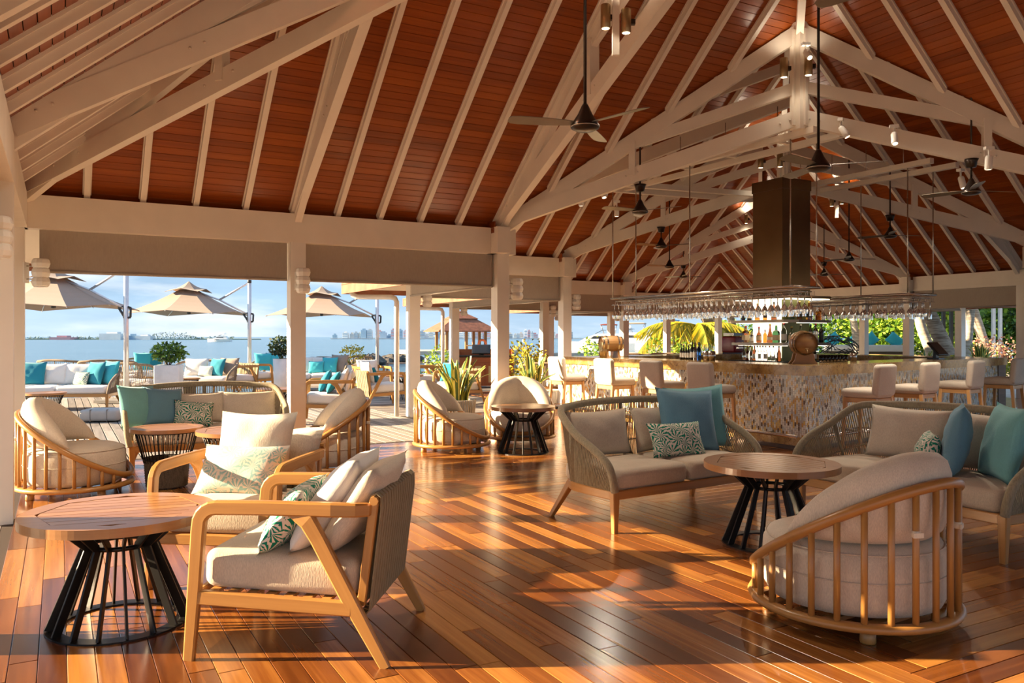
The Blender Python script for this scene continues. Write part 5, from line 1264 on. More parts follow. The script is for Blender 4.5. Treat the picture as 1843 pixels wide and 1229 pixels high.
osofa('brown rope loveseat seen from behind, left one by the water', 122, 20.6, (0.2, 0.98), 1.25, 60); osofa('brown rope loveseat seen from behind, nearer the first parasol pole', 198, 20.4, (-0.2, 0.98), 1.3, 60)
osofa('brown rope armchair seen from behind left of the white planter', 248, 18.2, (0.1, 0.99), 0.95, 60)
s, f = osofa('terrace sofa right of the square white planter', 367, 19.6, (-0.06, -1.0), 1.45, 80)
pillow('white back cushion on the sofa right of the square planter', 0.60, 0.44, 0.15, 'white_fabric', on(s, f, -0.30, 0.20), f, R(14)); pillow('pale print cushion on the sofa right of the square planter', 0.40, 0.28, 0.12, 'palm_print_pale', on(s, f, 0.02, -0.02), f + R(-10), R(22))
pillow('teal cushion on the sofa right of the square planter', 0.46, 0.46, 0.15, 'deep_teal_fabric', on(s, f, 0.26, 0.02), f + R(-20), R(18)); pillow('brown back cushion on the sofa right of the square planter', 0.55, 0.46, 0.15, 'brown_fabric', on(s, f, 0.48, 0.22), f + R(-14), R(14))
make_basket_table('tiny basket table just right of the square planter', 0.5, quick(340, 18.7), 0.3, 0.46)
osofa('brown rope chair with turquoise cushions behind the planter shrub', 262, 22.6, (0.3, -0.95), 1.0, 50)
pillow('turquoise cushion peeking out left of the planter shrub', 0.5, 0.5, 0.15, 'turquoise_fabric', (*quick(258, 22.4), 0.48), 0.4, R(12)); pillow('teal cushion peeking out behind the planter shrub', 0.5, 0.5, 0.15, 'deep_teal_fabric', (*quick(274, 22.5), 0.48), 0.2, R(12))
oc0 = make_armchair('teak terrace armchair seen from the side left of the second parasol pole', quick(428, 20.5), face(-0.5, -0.86), 'white_fabric', 'teak terrace armchairs', nstrap=7)
dup(oc0, (*quick(455, 21.6), 0), face(0.8, 0.5), 'teak terrace armchair with brown straps just behind the second parasol pole')
oc1 = dup(oc0, (*quick(596, 13.7), 0), face(-0.98, -0.17), 'teak terrace armchair with teal cushions right of the middle post')
pillow('deep teal cushion standing in the terrace armchair right of the post', 0.42, 0.42, 0.14, 'deep_teal_fabric', local(quick(596, 13.7), face(-0.98, -0.17), (0.05, -0.06, 0.46)), face(-0.98, -0.17), R(30))
pillow('teal cushion at the far side of the terrace armchair right of the post', 0.42, 0.42, 0.14, 'deep_teal_fabric', local(quick(596, 13.7), face(-0.98, -0.17), (-0.22, -0.20, 0.46)), face(-0.98, -0.17), R(26))
pillow('off white cushion in the terrace armchair right of the post', 0.46, 0.46, 0.14, 'white_fabric', local(quick(596, 13.7), face(-0.98, -0.17), (0.05, 0.10, 0.46)), face(-0.98, -0.17), R(24))
pillow('grey back cushion in the terrace armchair right of the post', 0.56, 0.40, 0.14, 'white_fabric', local(quick(596, 13.7), face(-0.98, -0.17), (0.0, 0.26, 0.46)), face(-0.98, -0.17), R(14))
pl = quick(684, 16.6); pf = face(0.86, 0.5); dup(oc0, (*pl, 0), pf, 'teak terrace armchair with its strap back to the camera')
pillow('pale grey cushion in the armchair with its back to the camera', 0.56, 0.46, 0.14, 'white_fabric', local(pl, pf, (0, 0.22, 0.46)), pf, R(14)); pillow('dark teal cushion in the armchair with its back to the camera', 0.40, 0.36, 0.13, 'deep_teal_fabric', local(pl, pf, (0.2, 0.05, 0.46)), pf + R(20), R(26))
pl = quick(668, 19.6); pf = face(0.5, -0.86); dup(oc0, (*pl, 0), pf, 'teak terrace armchair farther back by the third parasol pole'); pillow('pale blue grey cushion in the farther armchair by the third pole', 0.56, 0.40, 0.14, 'white_fabric', local(pl, pf, (0, 0.2, 0.46)), pf, R(14))
make_table('round black base table on the terrace between the armchairs', 0.85, quick(728, 18.4), 0.2)
dup(oc0, (*quick(766, 20.2), 0), face(-0.9, -0.3), 'teak terrace armchair half hidden behind the far white post'); pillow('turquoise cushion beside the far white post', 0.4, 0.4, 0.13, 'turquoise_fabric', (*quick(748, 20.1), 0.47), 0.8, R(14))
dup(oc0, (*quick(826, 17.2), 0), face(-0.5, -0.86), 'teak terrace armchair behind the left snake plant'); pillow('deep teal cushion in the armchair behind the left snake plant', 0.42, 0.42, 0.13, 'deep_teal_fabric', (*quick(806, 16.8), 0.47), face(-0.5, -0.86), R(18))
make_table('round table with white light top left of the middle post', 0.72, quick(497, 13.3), 0.2, 0.56, 0.28)
s, f = osofa('terrace sofa with grey and teal cushions right of the middle post', 562, 21.4, (0.1, -0.99), 1.7, 70)
pillow('grey back cushion on the sofa right of the middle post, left', 0.55, 0.44, 0.15, 'white_fabric', on(s, f, -0.25, 0.2), f, R(14)); pillow('grey back cushion on the sofa right of the middle post, right', 0.55, 0.44, 0.15, 'white_fabric', on(s, f, 0.2, 0.2), f, R(14))
pillow('small turquoise cushion on the sofa right of the middle post', 0.40, 0.34, 0.13, 'turquoise_fabric', on(s, f, 0.10, -0.05), f, R(20)); pillow('square turquoise cushion on the sofa right of the middle post', 0.44, 0.44, 0.14, 'turquoise_fabric', on(s, f, 0.42, 0.0), f + R(-15), R(18)); pillow('brown back cushion at the end of the sofa right of the middle post', 0.5, 0.5, 0.15, 'brown_fabric', on(s, f, 0.66, 0.12), f + R(-20), R(14))
osofa('brown rope chair behind the turquoise cushions by the water', 596, 23.5, (0.2, 0.98), 1.0, 50); osofa('dark rope chair right of the small white round planter', 644, 25.0, (-0.3, 0.95), 0.8, 50)
osofa('rope chair with teal cushions left of the tall white planter', 482, 22.2, (-0.2, -0.98), 0.9, 50)
pillow('turquoise cushion left in the chair before the tall planter', 0.48, 0.5, 0.15, 'turquoise_fabric', (*quick(474, 22.0), 0.48), 0.3, R(14)); pillow('turquoise cushion right in the chair before the tall planter', 0.48, 0.5, 0.15, 'turquoise_fabric', (*quick(489, 22.1), 0.48), -0.2, R(14))
def parasol_proto(label, loc, rz):
    t = thing('cantilever_parasol', label, 'parasol', (*loc, 0), rz, 'beige two tier cantilever parasols')
    m = M(); m.tube([(0, 0, 0.05), (0, 0, 2.92)], 0.052, 12); m.obj('pole', 'aluminium', t); m = M(); m.lathe([(0.054, 2.88), (0.056, 2.96), (0, 2.97)], 12); m.obj('pole_cap', 'grip_black', t)
    m = M(); m.box((0, 0, 0.03), (0.9, 0.9, 0.06)); m.obj('base', 'planter_grey', t)
    cx = -1.72
    def canopy(half, zc, ze, mat, name, vent=0.0):
        pts = []
        for k in range(8): a = PI / 4 * k; q = half * (1.0 if k % 2 == 0 else 1.30); pts.append((cx + q * math.cos(a + PI / 8 * 0), q * math.sin(a), ze - (0.09 if k % 2 else 0.0)))
        m = M(); n = 6; rings = []
        for i in range(n + 1):
            g = i / n; rings.append([(cx + (x - cx) * (vent + (1 - vent) * g), y * (vent + (1 - vent) * g), zc + (z - zc) * g - 0.05 * math.sin(PI * g)) for x, y, z in pts])
        vs = [p for r_ in rings for p in r_]; b = len(vs); vs += [(x, y, z - 0.008) for x, y, z in vs]; fs = []
        for i in range(n):
            for k in range(8): k2 = (k + 1) % 8; fs.append((i * 8 + k, i * 8 + k2, (i + 1) * 8 + k2, (i + 1) * 8 + k)); fs.append((b + i * 8 + k2, b + i * 8 + k, b + (i + 1) * 8 + k, b + (i + 1) * 8 + k2))
        for k in range(8): k2 = (k + 1) % 8; fs.append((n * 8 + k, n * 8 + k2, b + n * 8 + k2, b + n * 8 + k)); fs.append((k2, k, b + k, b + k2))
        m.add(vs, fs); m.obj(name, mat, t); return pts
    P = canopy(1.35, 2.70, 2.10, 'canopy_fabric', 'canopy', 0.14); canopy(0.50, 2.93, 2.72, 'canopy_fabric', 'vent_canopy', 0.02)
    hub = (cx, 0, 2.12); m = M(); m.lathe([(0.0, 2.02), (0.05, 2.03), (0.05, 2.16), (0.02, 2.9)], 10, (cx, 0, 0)); m.obj('hub', 'grip_black', t)
    for k, (x, y, z) in enumerate(P):
        m = M(); m.tube([(cx, 0, 2.66), (x, y, z - 0.02)], 0.011, 5); rb = m.obj('rib', 'aluminium', t); m = M(); m.tube([(cx, 0, 2.13), (cx + (x - cx) * 0.5, y * 0.5, (2.66 + z) / 2 - 0.06)], 0.008, 5); m.obj('strut', 'aluminium', rb)
    m = M(); m.tube([(0, 0, 2.9), (-0.85, 0, 2.42)], 0.028, 8); m.obj('upper_arm', 'aluminium', t); m = M(); m.tube([(-0.06, 0, 2.02), (-0.85, 0, 2.42), (cx, 0, 2.72)], 0.024, 8); m.obj('lower_arm', 'aluminium', t)
    m = M()
    for a, b in (((-0.17, 0, 2.02), (-0.02, 0, 2.06)), ((-0.02, 0, 2.06), (0.11, 0, 2.02)), ((0.11, 0, 2.02), (0.10, 0, 1.82)), ((0.10, 0, 1.82), (-0.02, 0, 1.80)), ((-0.02, 0, 1.80), (-0.17, 0, 2.02)), ((-0.05, 0, 1.8), (-0.05, 0, 2.05))): m.tube([a, b], 0.026, 6)
    m.obj('crank_handle', 'grip_black', t); return t
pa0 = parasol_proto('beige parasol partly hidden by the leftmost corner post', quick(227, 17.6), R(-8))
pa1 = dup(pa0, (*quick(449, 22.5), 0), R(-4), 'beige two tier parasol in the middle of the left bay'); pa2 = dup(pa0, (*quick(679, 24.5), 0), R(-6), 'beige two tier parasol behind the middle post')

def leafcloud(m, c, rad, n, size, rn, flat=0.0, shell=0.55):
    for _ in range(n):
        while True:
            d = Vector((rn.uniform(-1, 1), rn.uniform(-1, 1), rn.uniform(-1, 1)))
            if 0.05 < d.length < 1: break
        k = shell + (1 - shell) * rn.random(); d = d.normalized() * k; p = Vector((c[0] + d.x * rad[0], c[1] + d.y * rad[1], c[2] + d.z * rad[2]))
        a = Vector((rn.uniform(-1, 1), rn.uniform(-1, 1), rn.uniform(-0.6, 0.9))).normalized(); b = a.cross(Vector((rn.uniform(-1, 1), rn.uniform(-1, 1), rn.uniform(-1, 1)))).normalized()
        s_ = size * rn.uniform(0.6, 1.3); m.add([p, p + a * s_ * 0.5 + b * s_ * 0.28, p + a * s_, p + a * s_ * 0.5 - b * s_ * 0.28], [(0, 1, 2, 3)])
def planter_shrub(label, px, Y, w, h, kind, mat, rad, n, seed, pw=1.0, lift=0.12):
    rn = random.Random(seed); t = thing('planter_shrub', label, 'plant', (*quick(px, Y), 0), 0.2, 'shrubs in white planters'); m = M()
    if kind == 'box': m.prism([(-w * .45, -w * .45), (w * .45, -w * .45), (w * .45, w * .45), (-w * .45, w * .45)], 0, 0.03); m.rbox((0, 0, h / 2 + 0.01), (w, w, h - 0.02), 0.012, 2)
    else: m.lathe([(w * 0.40, 0), (w * 0.5, h), (w * 0.44, h), (w * 0.42, h - 0.05), (0, h - 0.05)], 24)
    m.obj('planter', 'planter_white', t); m = M(); leafcloud(m, (0, 0, h + rad[2] * 0.6 + lift), rad, n, 0.085, rn); q = m.obj('foliage', mat, t)
    m = M()
    for k in range(5): a = k * 1.25; m.tube([(0, 0, h - 0.04), (rad[0] * 0.5 * math.cos(a), rad[1] * 0.5 * math.sin(a), h + rad[2] * 1.0)], 0.01, 5)
    m.obj('stems', 'brown_wood', t); return t
planter_shrub('leafy shrub in the square white planter in the left bay', 304, 17.4, 0.50, 0.80, 'box', 'leaf_green', (0.36, 0.34, 0.22), 900, 2)
planter_shrub('dark shrub in the tall white planter left of the middle post', 505, 18.6, 0.34, 0.90, 'round', 'leaf_dark', (0.26, 0.24, 0.24), 600, 4)
planter_shrub('yellow sparse shrub in the small white round planter', 634, 22.5, 0.26, 0.62, 'round', 'leaf_yellow', (0.34, 0.30, 0.28), 240, 5)
def bush(label, px, Y, rad, n, mat, seed, size=0.12, z0=0.0, grp='garden shrubs'):
    rn = random.Random(seed); t = thing('garden_bush', label, 'bush', (*quick(px, Y), z0), 0, grp); m = M(); leafcloud(m, (0, 0, rad[2] * 0.95), rad, n, size, rn, shell=0.35); m.obj('foliage', mat, t)
    m = M()
    for k in range(4): a = k * 1.6; m.tube([(0.03 * k, 0, 0), (rad[0] * 0.4 * math.cos(a), rad[1] * 0.4 * math.sin(a), rad[2] * 1.1)], 0.02, 5)
    m.obj('stems', 'brown_wood', t); return t
bush('yellow green bush beyond the host cabinet, left of the small pavilion', 790, 21.5, (0.42, 0.4, 0.62), 500, 'leaf_bright', 11, 0.10); bush('yellow flowering bush behind the right snake plant', 948, 20.5, (0.62, 0.5, 0.72), 700, 'leaf_yellow', 12, 0.10)
bush('leafy bush beside the small cask at the far bar end', 1080, 30, (0.9, 0.6, 0.75), 500, 'leaf_bright', 13, 0.14); bush('rounded bush below the palm fronds', 1212, 31, (1.2, 0.7, 0.75), 700, 'leaf_bright', 14, 0.14)

# host cabinet, railing, gutters, sea wall, small pavilion
def cabinet():
    t = thing('host_cabinet', 'red brown host cabinet with rattan door panels behind the corner post', 'cabinet', (*quick(873, 23.0), 0), R(2)); w = 1.55
    for x in (-w / 2, w / 2): m = M(); m.sweep([(x, 0, 0.0), (x, 0, 1.06)], sec(0.05, 0.6, 0.005), side=(1, 0, 0)); m.obj('side_panel', 'stool_wood' if x < 0 else 'red_wood', t)
    m = M(); m.box((0, 0.0, 0.43), (w - 0.06, 0.52, 0.80)); m.obj('body', 'red_wood', t); m = M(); m.box((0, -0.02, 0.86), (w - 0.06, 0.6, 0.04)); m.obj('stone_top', 'black_metal', t); m = M(); m.box((0, 0.27, 0.95), (w - 0.06, 0.04, 0.2)); m.obj('back_board', 'red_wood', t)
    for k in range(4):
        x = -w / 2 + 0.2 + k * 0.38; m = M(); m.box((x, -0.275, 0.36), (0.34, 0.025, 0.60)); d = m.obj('door', 'red_wood', t); m = M(); m.box((x, -0.292, 0.36), (0.18, 0.012, 0.46)); m.obj('rattan_panel', 'rattan_panel', d)
    m = M(); m.box((0, -0.27, 0.76), (w - 0.08, 0.025, 0.12)); m.obj('drawer_front', 'red_wood', t)
    t2 = thing('menu_screen', 'black tilted screen on top of the host cabinet', 'screen', (*quick(866, 22.95), 0.88), 0); T = Matrix.Rotation(R(48), 3, 'X'); m = M(); m.rbox((0, 0, 0.17), (0.52, 0.34, 0.03), 0.012, 2, T=T); m.obj('panel', 'screen_black', t2); m = M(); m.beam((0, 0.06, 0), (0, 0.05, 0.16), 0.14, 0.06, up=(0, 1, 0)); m.obj('stand', 'screen_black', t2)
cabinet()
def railing():
    t = thing('timber_railing', 'low weathered timber railing at the terrace edge by the water', 'railing', (0, 0, 0)); Y = 24.6
    for z in (0.60, 0.30): m = M(); a, b = quick(697, Y), quick(1000, Y + 4); m.beam((*a, z), (*b, z), 0.08, 0.05); m.obj('rail', 'deck_wood', t)
    for k in range(7): a = quick(697 + 50 * k, Y + 4 * k / 6.06); m = M(); m.beam((*a, 0), (*a, 0.62), 0.07, 0.07, up=(0, 1, 0)); m.obj('post', 'deck_wood', t)
railing()
def gutters():
    for (u, v, cu, cv, lb) in ((5.4, 13.55, 4.6, 14.3, 'white downpipe elbow and gutter pipe by the far post above the snake plant'), (8.6, 18.7, 7.8, 19.4, 'white downpipe by the farther post above the small pavilion')):
        t = thing('downpipe', lb, 'downpipe', (0, 0, 0), 0, 'white rainwater pipes'); p = W(u, v) + Vector((-0.19, -0.05, 0)); e = W(cu, cv)
        m = M(); m.tube([(p.x, p.y, 0.0), (p.x, p.y, 2.02), (p.x - 0.03, p.y, 2.08), (p.x - 0.1, p.y, 2.10), (e.x + 0.12, e.y, 2.12), (e.x + 0.04, e.y, 2.15), (e.x, e.y, 2.22)], 0.045, 10); m.obj('pipe', 'pipe_white', t)
        m = M(); m.lathe([(0.055, 2.18), (0.06, 2.28)], 10, (e.x, e.y, 0)); m.obj('outlet', 'pipe_white', t)
gutters()
def gazebo():
    Y = 52.0; t = thing('small_pavilion', 'little shingled pavilion with two tier roof on a pier over the water', 'pavilion', (*quick(829, Y), 0.0), R(20)); z0 = 0.55
    m = M(); m.box((0, 0, z0 - 0.12), (7.0, 6.0, 0.24)); m.obj('pier_deck', 'concrete', t)
    for x in (-2.8, 0, 2.8):
        for y in (-2.4, 2.4): m = M(); m.tube([(x, y, -1.4), (x, y, z0 - 0.2)], 0.14, 8); m.obj('pile', 'concrete', t)
    for x in (-1.25, 0.0, 1.25):
        for y in (-1.25, 0.0, 1.25):
            if x == 0 and y == 0: continue
            m = M(); m.beam((x, y, z0), (x, y, 1.75), 0.16, 0.16, up=(0, 1, 0)); m.obj('post', 'barrel_wood', t)
    def tier(r0, z0_, r1, z1, n):
        for k in range(4):
            a = PI / 4 + PI / 2 * k
            for j in range(n):
                f0, f1 = j / n, (j + 1) / n; ra, rb = r0 + (r1 - r0) * f0, r0 + (r1 - r0) * f1 - (r1 - r0) * 0.0; za, zb = z0_ + (z1 - z0_) * f0, z0_ + (z1 - z0_) * f1 + 0.0
                q = [(ra * math.cos(a), ra * math.sin(a), za), (ra * math.cos(a + PI / 2), ra * math.sin(a + PI / 2), za), (rb * math.cos(a + PI / 2), rb * math.sin(a + PI / 2), zb), (rb * math.cos(a), rb * math.sin(a), zb)]
                m = M(); m.add(q + [(x, y, z + 0.05) for x, y, z in q], [(3, 2, 1, 0), (4, 5, 6, 7), (0, 1, 5, 4), (1, 2, 6, 5), (2, 3, 7, 6), (3, 0, 4, 7)]); m.obj('shingle_course', 'roof_tile', t)
    tier(2.75, 1.72, 0.95, 2.55, 6); tier(1.25, 2.50, 0.05, 2.98, 4)
    m = M(); m.box((0.6, -1.25, 0.85), (1.2, 0.3, 0.06)); m.obj('bench', 'stool_wood', t)
    m = M(); m.tube([(1.0 + 0.25 * math.cos(a), -1.4, 0.95 + 0.25 * math.sin(a)) for a in [2 * PI * k / 16 for k in range(16)]], 0.07, 8, closed=True); m.obj('life_ring', 'ring_orange', t)
gazebo()
def rocks(label, px0, px1, Y0, Y1, n, seed, h=0.7):
    rn = random.Random(seed); grp = 'dark boulders of the breakwater'; protos = []
    for q in range(4):
        m = M(); m.lathe([(0.0, -0.4), (0.7, -0.3), (0.95, 0.1), (0.7, 0.5), (0.3, 0.75), (0, 0.8)], 7, smooth=False); m.v = [(x * rn.uniform(0.75, 1.2), y * rn.uniform(0.75, 1.2), z * rn.uniform(0.8, 1.15)) for x, y, z in m.v]; protos.append(m.obj('boulder', 'rock'))
    for k in range(n):
        f = (k + rn.random() * 0.6) / n; px = px0 + (px1 - px0) * f; Y = Y0 + (Y1 - Y0) * f + rn.uniform(-1.5, 1.5); o = protos[k] if k < 4 else protos[k % 4].copy()
        if k >= 4: C.objects.link(o)
        s_ = h * rn.uniform(0.7, 1.25); o.location = (*quick(px, Y), -1.1 + s_ * 0.25); o.scale = (s_ * 1.5, s_ * 1.3, s_); o.rotation_euler = (0, 0, rn.random() * 6); tag(o, label, 'rock', grp)
rocks('dark boulder of the breakwater between the third parasol pole and the far post', 690, 756, 76, 80, 22, 1); rocks('dark boulder of the short breakwater left of the third parasol pole', 648, 674, 68, 72, 10, 2, 0.8)
rocks('dark boulder below the yachts right of the corner post', 958, 1004, 66, 68, 14, 3, 0.7)
m = M(); m.prism([(2.0, 52), (34, 60), (36, 63), (3.5, 55)], -1.4, 0.35); tag(m.obj('harbour_wall', 'concrete'), 'pale concrete harbour wall before the yachts', 'wall', kind='structure')
m = M(); m.prism([(10.5, 27.5), (12, 34), (26, 50), (90, 60), (90, -12), (10, -12), (12, 8), (13.6, 20)], -0.35, -0.065); tag(m.obj('garden_ground', 'sand_ground'), 'sandy garden ground on the right', 'ground', kind='structure')

# ------------------------------------------------------------------ yachts, far shore, garden
def yacht(label, px, Y, rz, L, top='bimini_red', z=-1.1):
    t = thing('motor_yacht', label, 'yacht', (*quick(px, Y), z), rz, 'white motor yachts in the harbour'); n = 12
    def hull(f, s_):            # f 0 stern .. 1 bow
        w = L * 0.15 * (1 - max(0, (f - 0.45) / 0.55) ** 2.2); return (L * (f - 0.5), s_ * w)
    m = M(); vs = []; fs = []
    for i in range(n + 1):
        f = i / n; x, w = hull(f, 1); sh = 0.10 * L + 0.035 * L * f * f
        for s_ in (-1, 1): vs += [(x - 0.03 * L * (1 - f) * 0 + 0.0, s_ * w * 0.75, -0.2), (x + 0.03 * L * f, s_ * w, sh)]
    for i in range(n):
        a, b = i * 4, (i + 1) * 4; fs += [(a, b, b + 1, a + 1), (a + 2, a + 3, b + 3, b + 2), (a + 1, b + 1, b + 3, a + 3), (a, a + 2, b + 2, b)]
    fs += [(0, 1, 3, 2), (n * 4, n * 4 + 2, n * 4 + 3, n * 4 + 1)]; m.add(vs, fs); m.obj('hull', 'hull_white', t)
    m = M(); P = [(-0.36, 0.11), (0.30, 0.115), (0.16, 0.19), (0.02, 0.235), (-0.30, 0.235)]; w = 0.105 * L
    vs = [(x * L, -w, z_ * L) for x, z_ in P] + [(x * L, w, z_ * L) for x, z_ in P]; k = 5
    m.add(vs, [tuple(range(k)), tuple(range(k, 2 * k))[::-1]] + [(i, k + i, k + (i + 1) % k, (i + 1) % k) for i in range(k)]); m.obj('cabin', 'hull_white', t)
    for x0, x1, z0, z1 in ((-0.22, 0.10, 0.165, 0.20), (-0.05, 0.16, 0.075, 0.095)):
        for s_ in (-1, 1):
            m = M(); y = s_ * (w + 0.012 * L * 0.2 if z0 > 0.1 else hull(0.55, 1)[1] * 0.985); m.add([(x0 * L, y, z0 * L), ((x1 + 0.02) * L, y, z0 * L), ((x1 - 0.03) * L, y, z1 * L), ((x0 + 0.03) * L, y, z1 * L)], [(0, 1, 2, 3)]); m.obj('window', 'tint_glass', t)
    m = M(); m.rbox((-0.14 * L, 0, 0.36 * L), (0.24 * L, 0.2 * L, 0.014 * L), 0.006 * L, 2, 0.01 * L); m.obj('bimini', top, t)
    for x in (-0.25, -0.03):
        for s_ in (-1, 1): m = M(); m.tube([((x * 0.7 - 0.05) * L, s_ * 0.09 * L, 0.235 * L), (x * L, s_ * 0.09 * L, 0.355 * L)], 0.004 * L, 5); m.obj('bimini_pole', 'steel', t)
    m = M(); m.sweep([(x * L, s_ * 0, z_ * L) for x, s_, z_ in ((0.05, 0, 0.235), (-0.05, 0, 0.285), (-0.1, 0, 0.285))], sec(0.16 * L, 0.006 * L, 0.001 * L), side=(0, 1, 0)); m.obj('windshield', 'tint_glass', t)
    return t
yacht('white motor yacht with a dark red bimini left of the bar cask', 1078, 150, R(172), 13.0); yacht('white yacht behind the bar posts with a tan awning', 1128, 158, R(165), 14.0, 'canopy_fabric'); yacht('white yacht with a blue awning by the palm', 1185, 165, R(170), 16.0, 'bimini_blue')
yacht('tiny white boat far out on the water between the parasols', 395, 420, R(180), 12.0, 'hull_white')
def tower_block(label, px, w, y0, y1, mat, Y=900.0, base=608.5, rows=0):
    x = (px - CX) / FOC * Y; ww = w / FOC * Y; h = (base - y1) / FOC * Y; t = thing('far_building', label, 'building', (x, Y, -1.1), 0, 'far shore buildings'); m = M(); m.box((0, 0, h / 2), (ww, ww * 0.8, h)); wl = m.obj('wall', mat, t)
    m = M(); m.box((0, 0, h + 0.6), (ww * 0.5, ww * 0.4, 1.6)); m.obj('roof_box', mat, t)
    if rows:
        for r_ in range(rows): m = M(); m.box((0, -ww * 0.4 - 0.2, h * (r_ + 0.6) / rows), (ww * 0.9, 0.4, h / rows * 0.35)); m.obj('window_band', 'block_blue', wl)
rn = random.Random(21)
mats = ['block_grey', 'block_white', 'block_teal', 'block_sand', 'block_blue', 'block_rose']
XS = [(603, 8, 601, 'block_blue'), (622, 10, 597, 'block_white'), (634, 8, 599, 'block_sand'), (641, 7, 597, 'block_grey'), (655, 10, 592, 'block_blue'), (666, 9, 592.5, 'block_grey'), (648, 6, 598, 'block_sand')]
ORD = 0
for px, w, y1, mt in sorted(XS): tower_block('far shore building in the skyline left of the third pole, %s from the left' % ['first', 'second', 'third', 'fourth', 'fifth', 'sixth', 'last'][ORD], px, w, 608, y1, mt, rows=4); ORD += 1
px = 684.0; k = 0
while px < 1030:
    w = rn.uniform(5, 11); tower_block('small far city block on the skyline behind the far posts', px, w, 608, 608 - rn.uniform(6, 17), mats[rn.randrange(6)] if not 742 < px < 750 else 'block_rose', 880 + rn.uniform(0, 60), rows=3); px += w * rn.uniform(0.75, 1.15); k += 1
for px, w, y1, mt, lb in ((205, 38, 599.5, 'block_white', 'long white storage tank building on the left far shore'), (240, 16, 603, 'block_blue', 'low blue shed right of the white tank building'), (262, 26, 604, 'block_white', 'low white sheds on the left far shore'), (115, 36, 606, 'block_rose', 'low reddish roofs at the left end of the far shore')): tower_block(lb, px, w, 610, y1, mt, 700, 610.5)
def treeline():
    m = M(); rn = random.Random(4)
    for px in range(50, 420, 2):
        h = 1.5 + 3.5 * max(0, math.sin((px - 250) / 34.0)) if 262 < px < 350 else rn.uniform(0.5, 2.2); Y = 705; x = (px - CX) / FOC * Y
        leafcloud(m, (x, Y + rn.uniform(0, 6), -1.1 + h * 0.5), (1.4, 1.2, h), 16, 1.3, rn)
    q = m.obj('far_trees', 'far_green'); tag(q, 'low line of dark trees along the left far shore', 'trees', kind='stuff')
    m = M(); m.prism([((40 - CX) / FOC * 700, 700), ((470 - CX) / FOC * 700, 700), ((470 - CX) / FOC * 760, 760), ((40 - CX) / FOC * 760, 760)], -1.4, -0.3); tag(m.obj('far_shore', 'far_green'), 'thin strip of far shore on the left', 'shore', kind='structure')
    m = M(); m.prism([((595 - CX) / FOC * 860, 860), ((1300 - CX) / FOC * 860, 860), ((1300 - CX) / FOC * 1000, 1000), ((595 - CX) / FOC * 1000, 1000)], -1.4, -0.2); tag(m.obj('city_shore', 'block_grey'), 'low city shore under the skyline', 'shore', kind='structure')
treeline()

# palms
def frond(m, c, az, L, rise, droop, rn, w=0.34):
    S = 10; sp = []
    for i in range(S + 1):
        f = i / S; r_ = L * (f - 0.12 * f * f); sp.append(Vector((c[0] + r_ * math.cos(az), c[1] + r_ * math.sin(az), c[2] + rise * f - droop * f * f)))
    m.tube(sp, 0.022, 4, scale=[1 - 0.85 * i / S for i in range(S + 1)])
    side = Vector((-math.sin(az), math.cos(az), 0))
    for i in range(2, 46):
        f = i / 46; x = f * S; k = min(int(x), S - 1); p = sp[k].lerp(sp[k + 1], x - k); t = (sp[k + 1] - sp[k]).normalized(); ll = L * w * math.sin(PI * min(1, f * 0.9 + 0.12)) ** 0.7
        for s_ in (-1, 1):
            d = (t * 0.75 + side * s_ * 0.75 + Vector((0, 0, -0.45 - 0.5 * rn.random()))).normalized(); nrm = t * 0.035
            m.add([p - nrm, p + nrm, p + d * ll * 0.6 + nrm * 0.6 + Vector((0, 0, -0.06 * ll)), p + d * ll + Vector((0, 0, -0.22 * ll)), p + d * ll * 0.6 - nrm * 0.6 + Vector((0, 0, -0.06 * ll))], [(0, 1, 2, 3, 4)])
def palm(label, base, path, r0, r1, fr, mat='palm_trunk', leaf='palm_leaf', seed=1, Lf=2.6):
    rn = random.Random(seed); t = thing('coconut_palm', label, 'palm', (0, 0, 0), 0, 'coconut palms'); m = M(); P = smoothpath(path, 5); n = len(P)
    m.tube(P, 1.0, 10, scale=[r0 + (r1 - r0) * i / (n - 1) + (0.008 if i % 2 else 0) for i in range(n)]); m.obj('trunk', mat, t)
    for k in range(fr):
        az = 2 * PI * k / fr + rn.uniform(-0.2, 0.2); m = M(); frond(m, P[-1], az, Lf * rn.uniform(0.85, 1.15), rn.uniform(0.3, 1.0), rn.uniform(1.2, 2.2), rn); m.obj('frond', leaf, t)
    return t
def pxz(px, py, Y): return tuple(atY(px, py, Y))
palm('sunlit golden palm whose fronds hang left of the tower', None, [pxz(1262, 660, 34), pxz(1256, 620, 34), pxz(1252, 585, 34)], 0.13, 0.10, 15, seed=3, Lf=2.9)
palm('leaning palm trunk left of the coffee machine', None, [pxz(1308, 645, 36), pxz(1290, 605, 36), pxz(1272, 575, 36), pxz(1255, 545, 36), pxz(1240, 500, 36)], 0.26, 0.17, 13, seed=4, Lf=3.6)
palm('second leaning palm trunk close behind the first', None, [pxz(1316, 645, 38), pxz(1302, 605, 38), pxz(1287, 575, 38), pxz(1275, 540, 38), pxz(1268, 490, 38)], 0.2, 0.14, 13, seed=5, Lf=3.6)
palm('palm trunk just left of the upper bottle shelf', None, [pxz(1330, 645, 40), pxz(1322, 600, 40), pxz(1312, 560, 40), pxz(1302, 510, 40)], 0.2, 0.15, 12, seed=6, Lf=3.4)
palm('straight pale palm trunk right of the tower, left of two', None, [pxz(1545, 640, 34), pxz(1540, 600, 34), pxz(1534, 560, 34), pxz(1530, 480, 34)], 0.16, 0.13, 12, 'palm_trunk_pale', 'leaf_green', 7, 3.2)
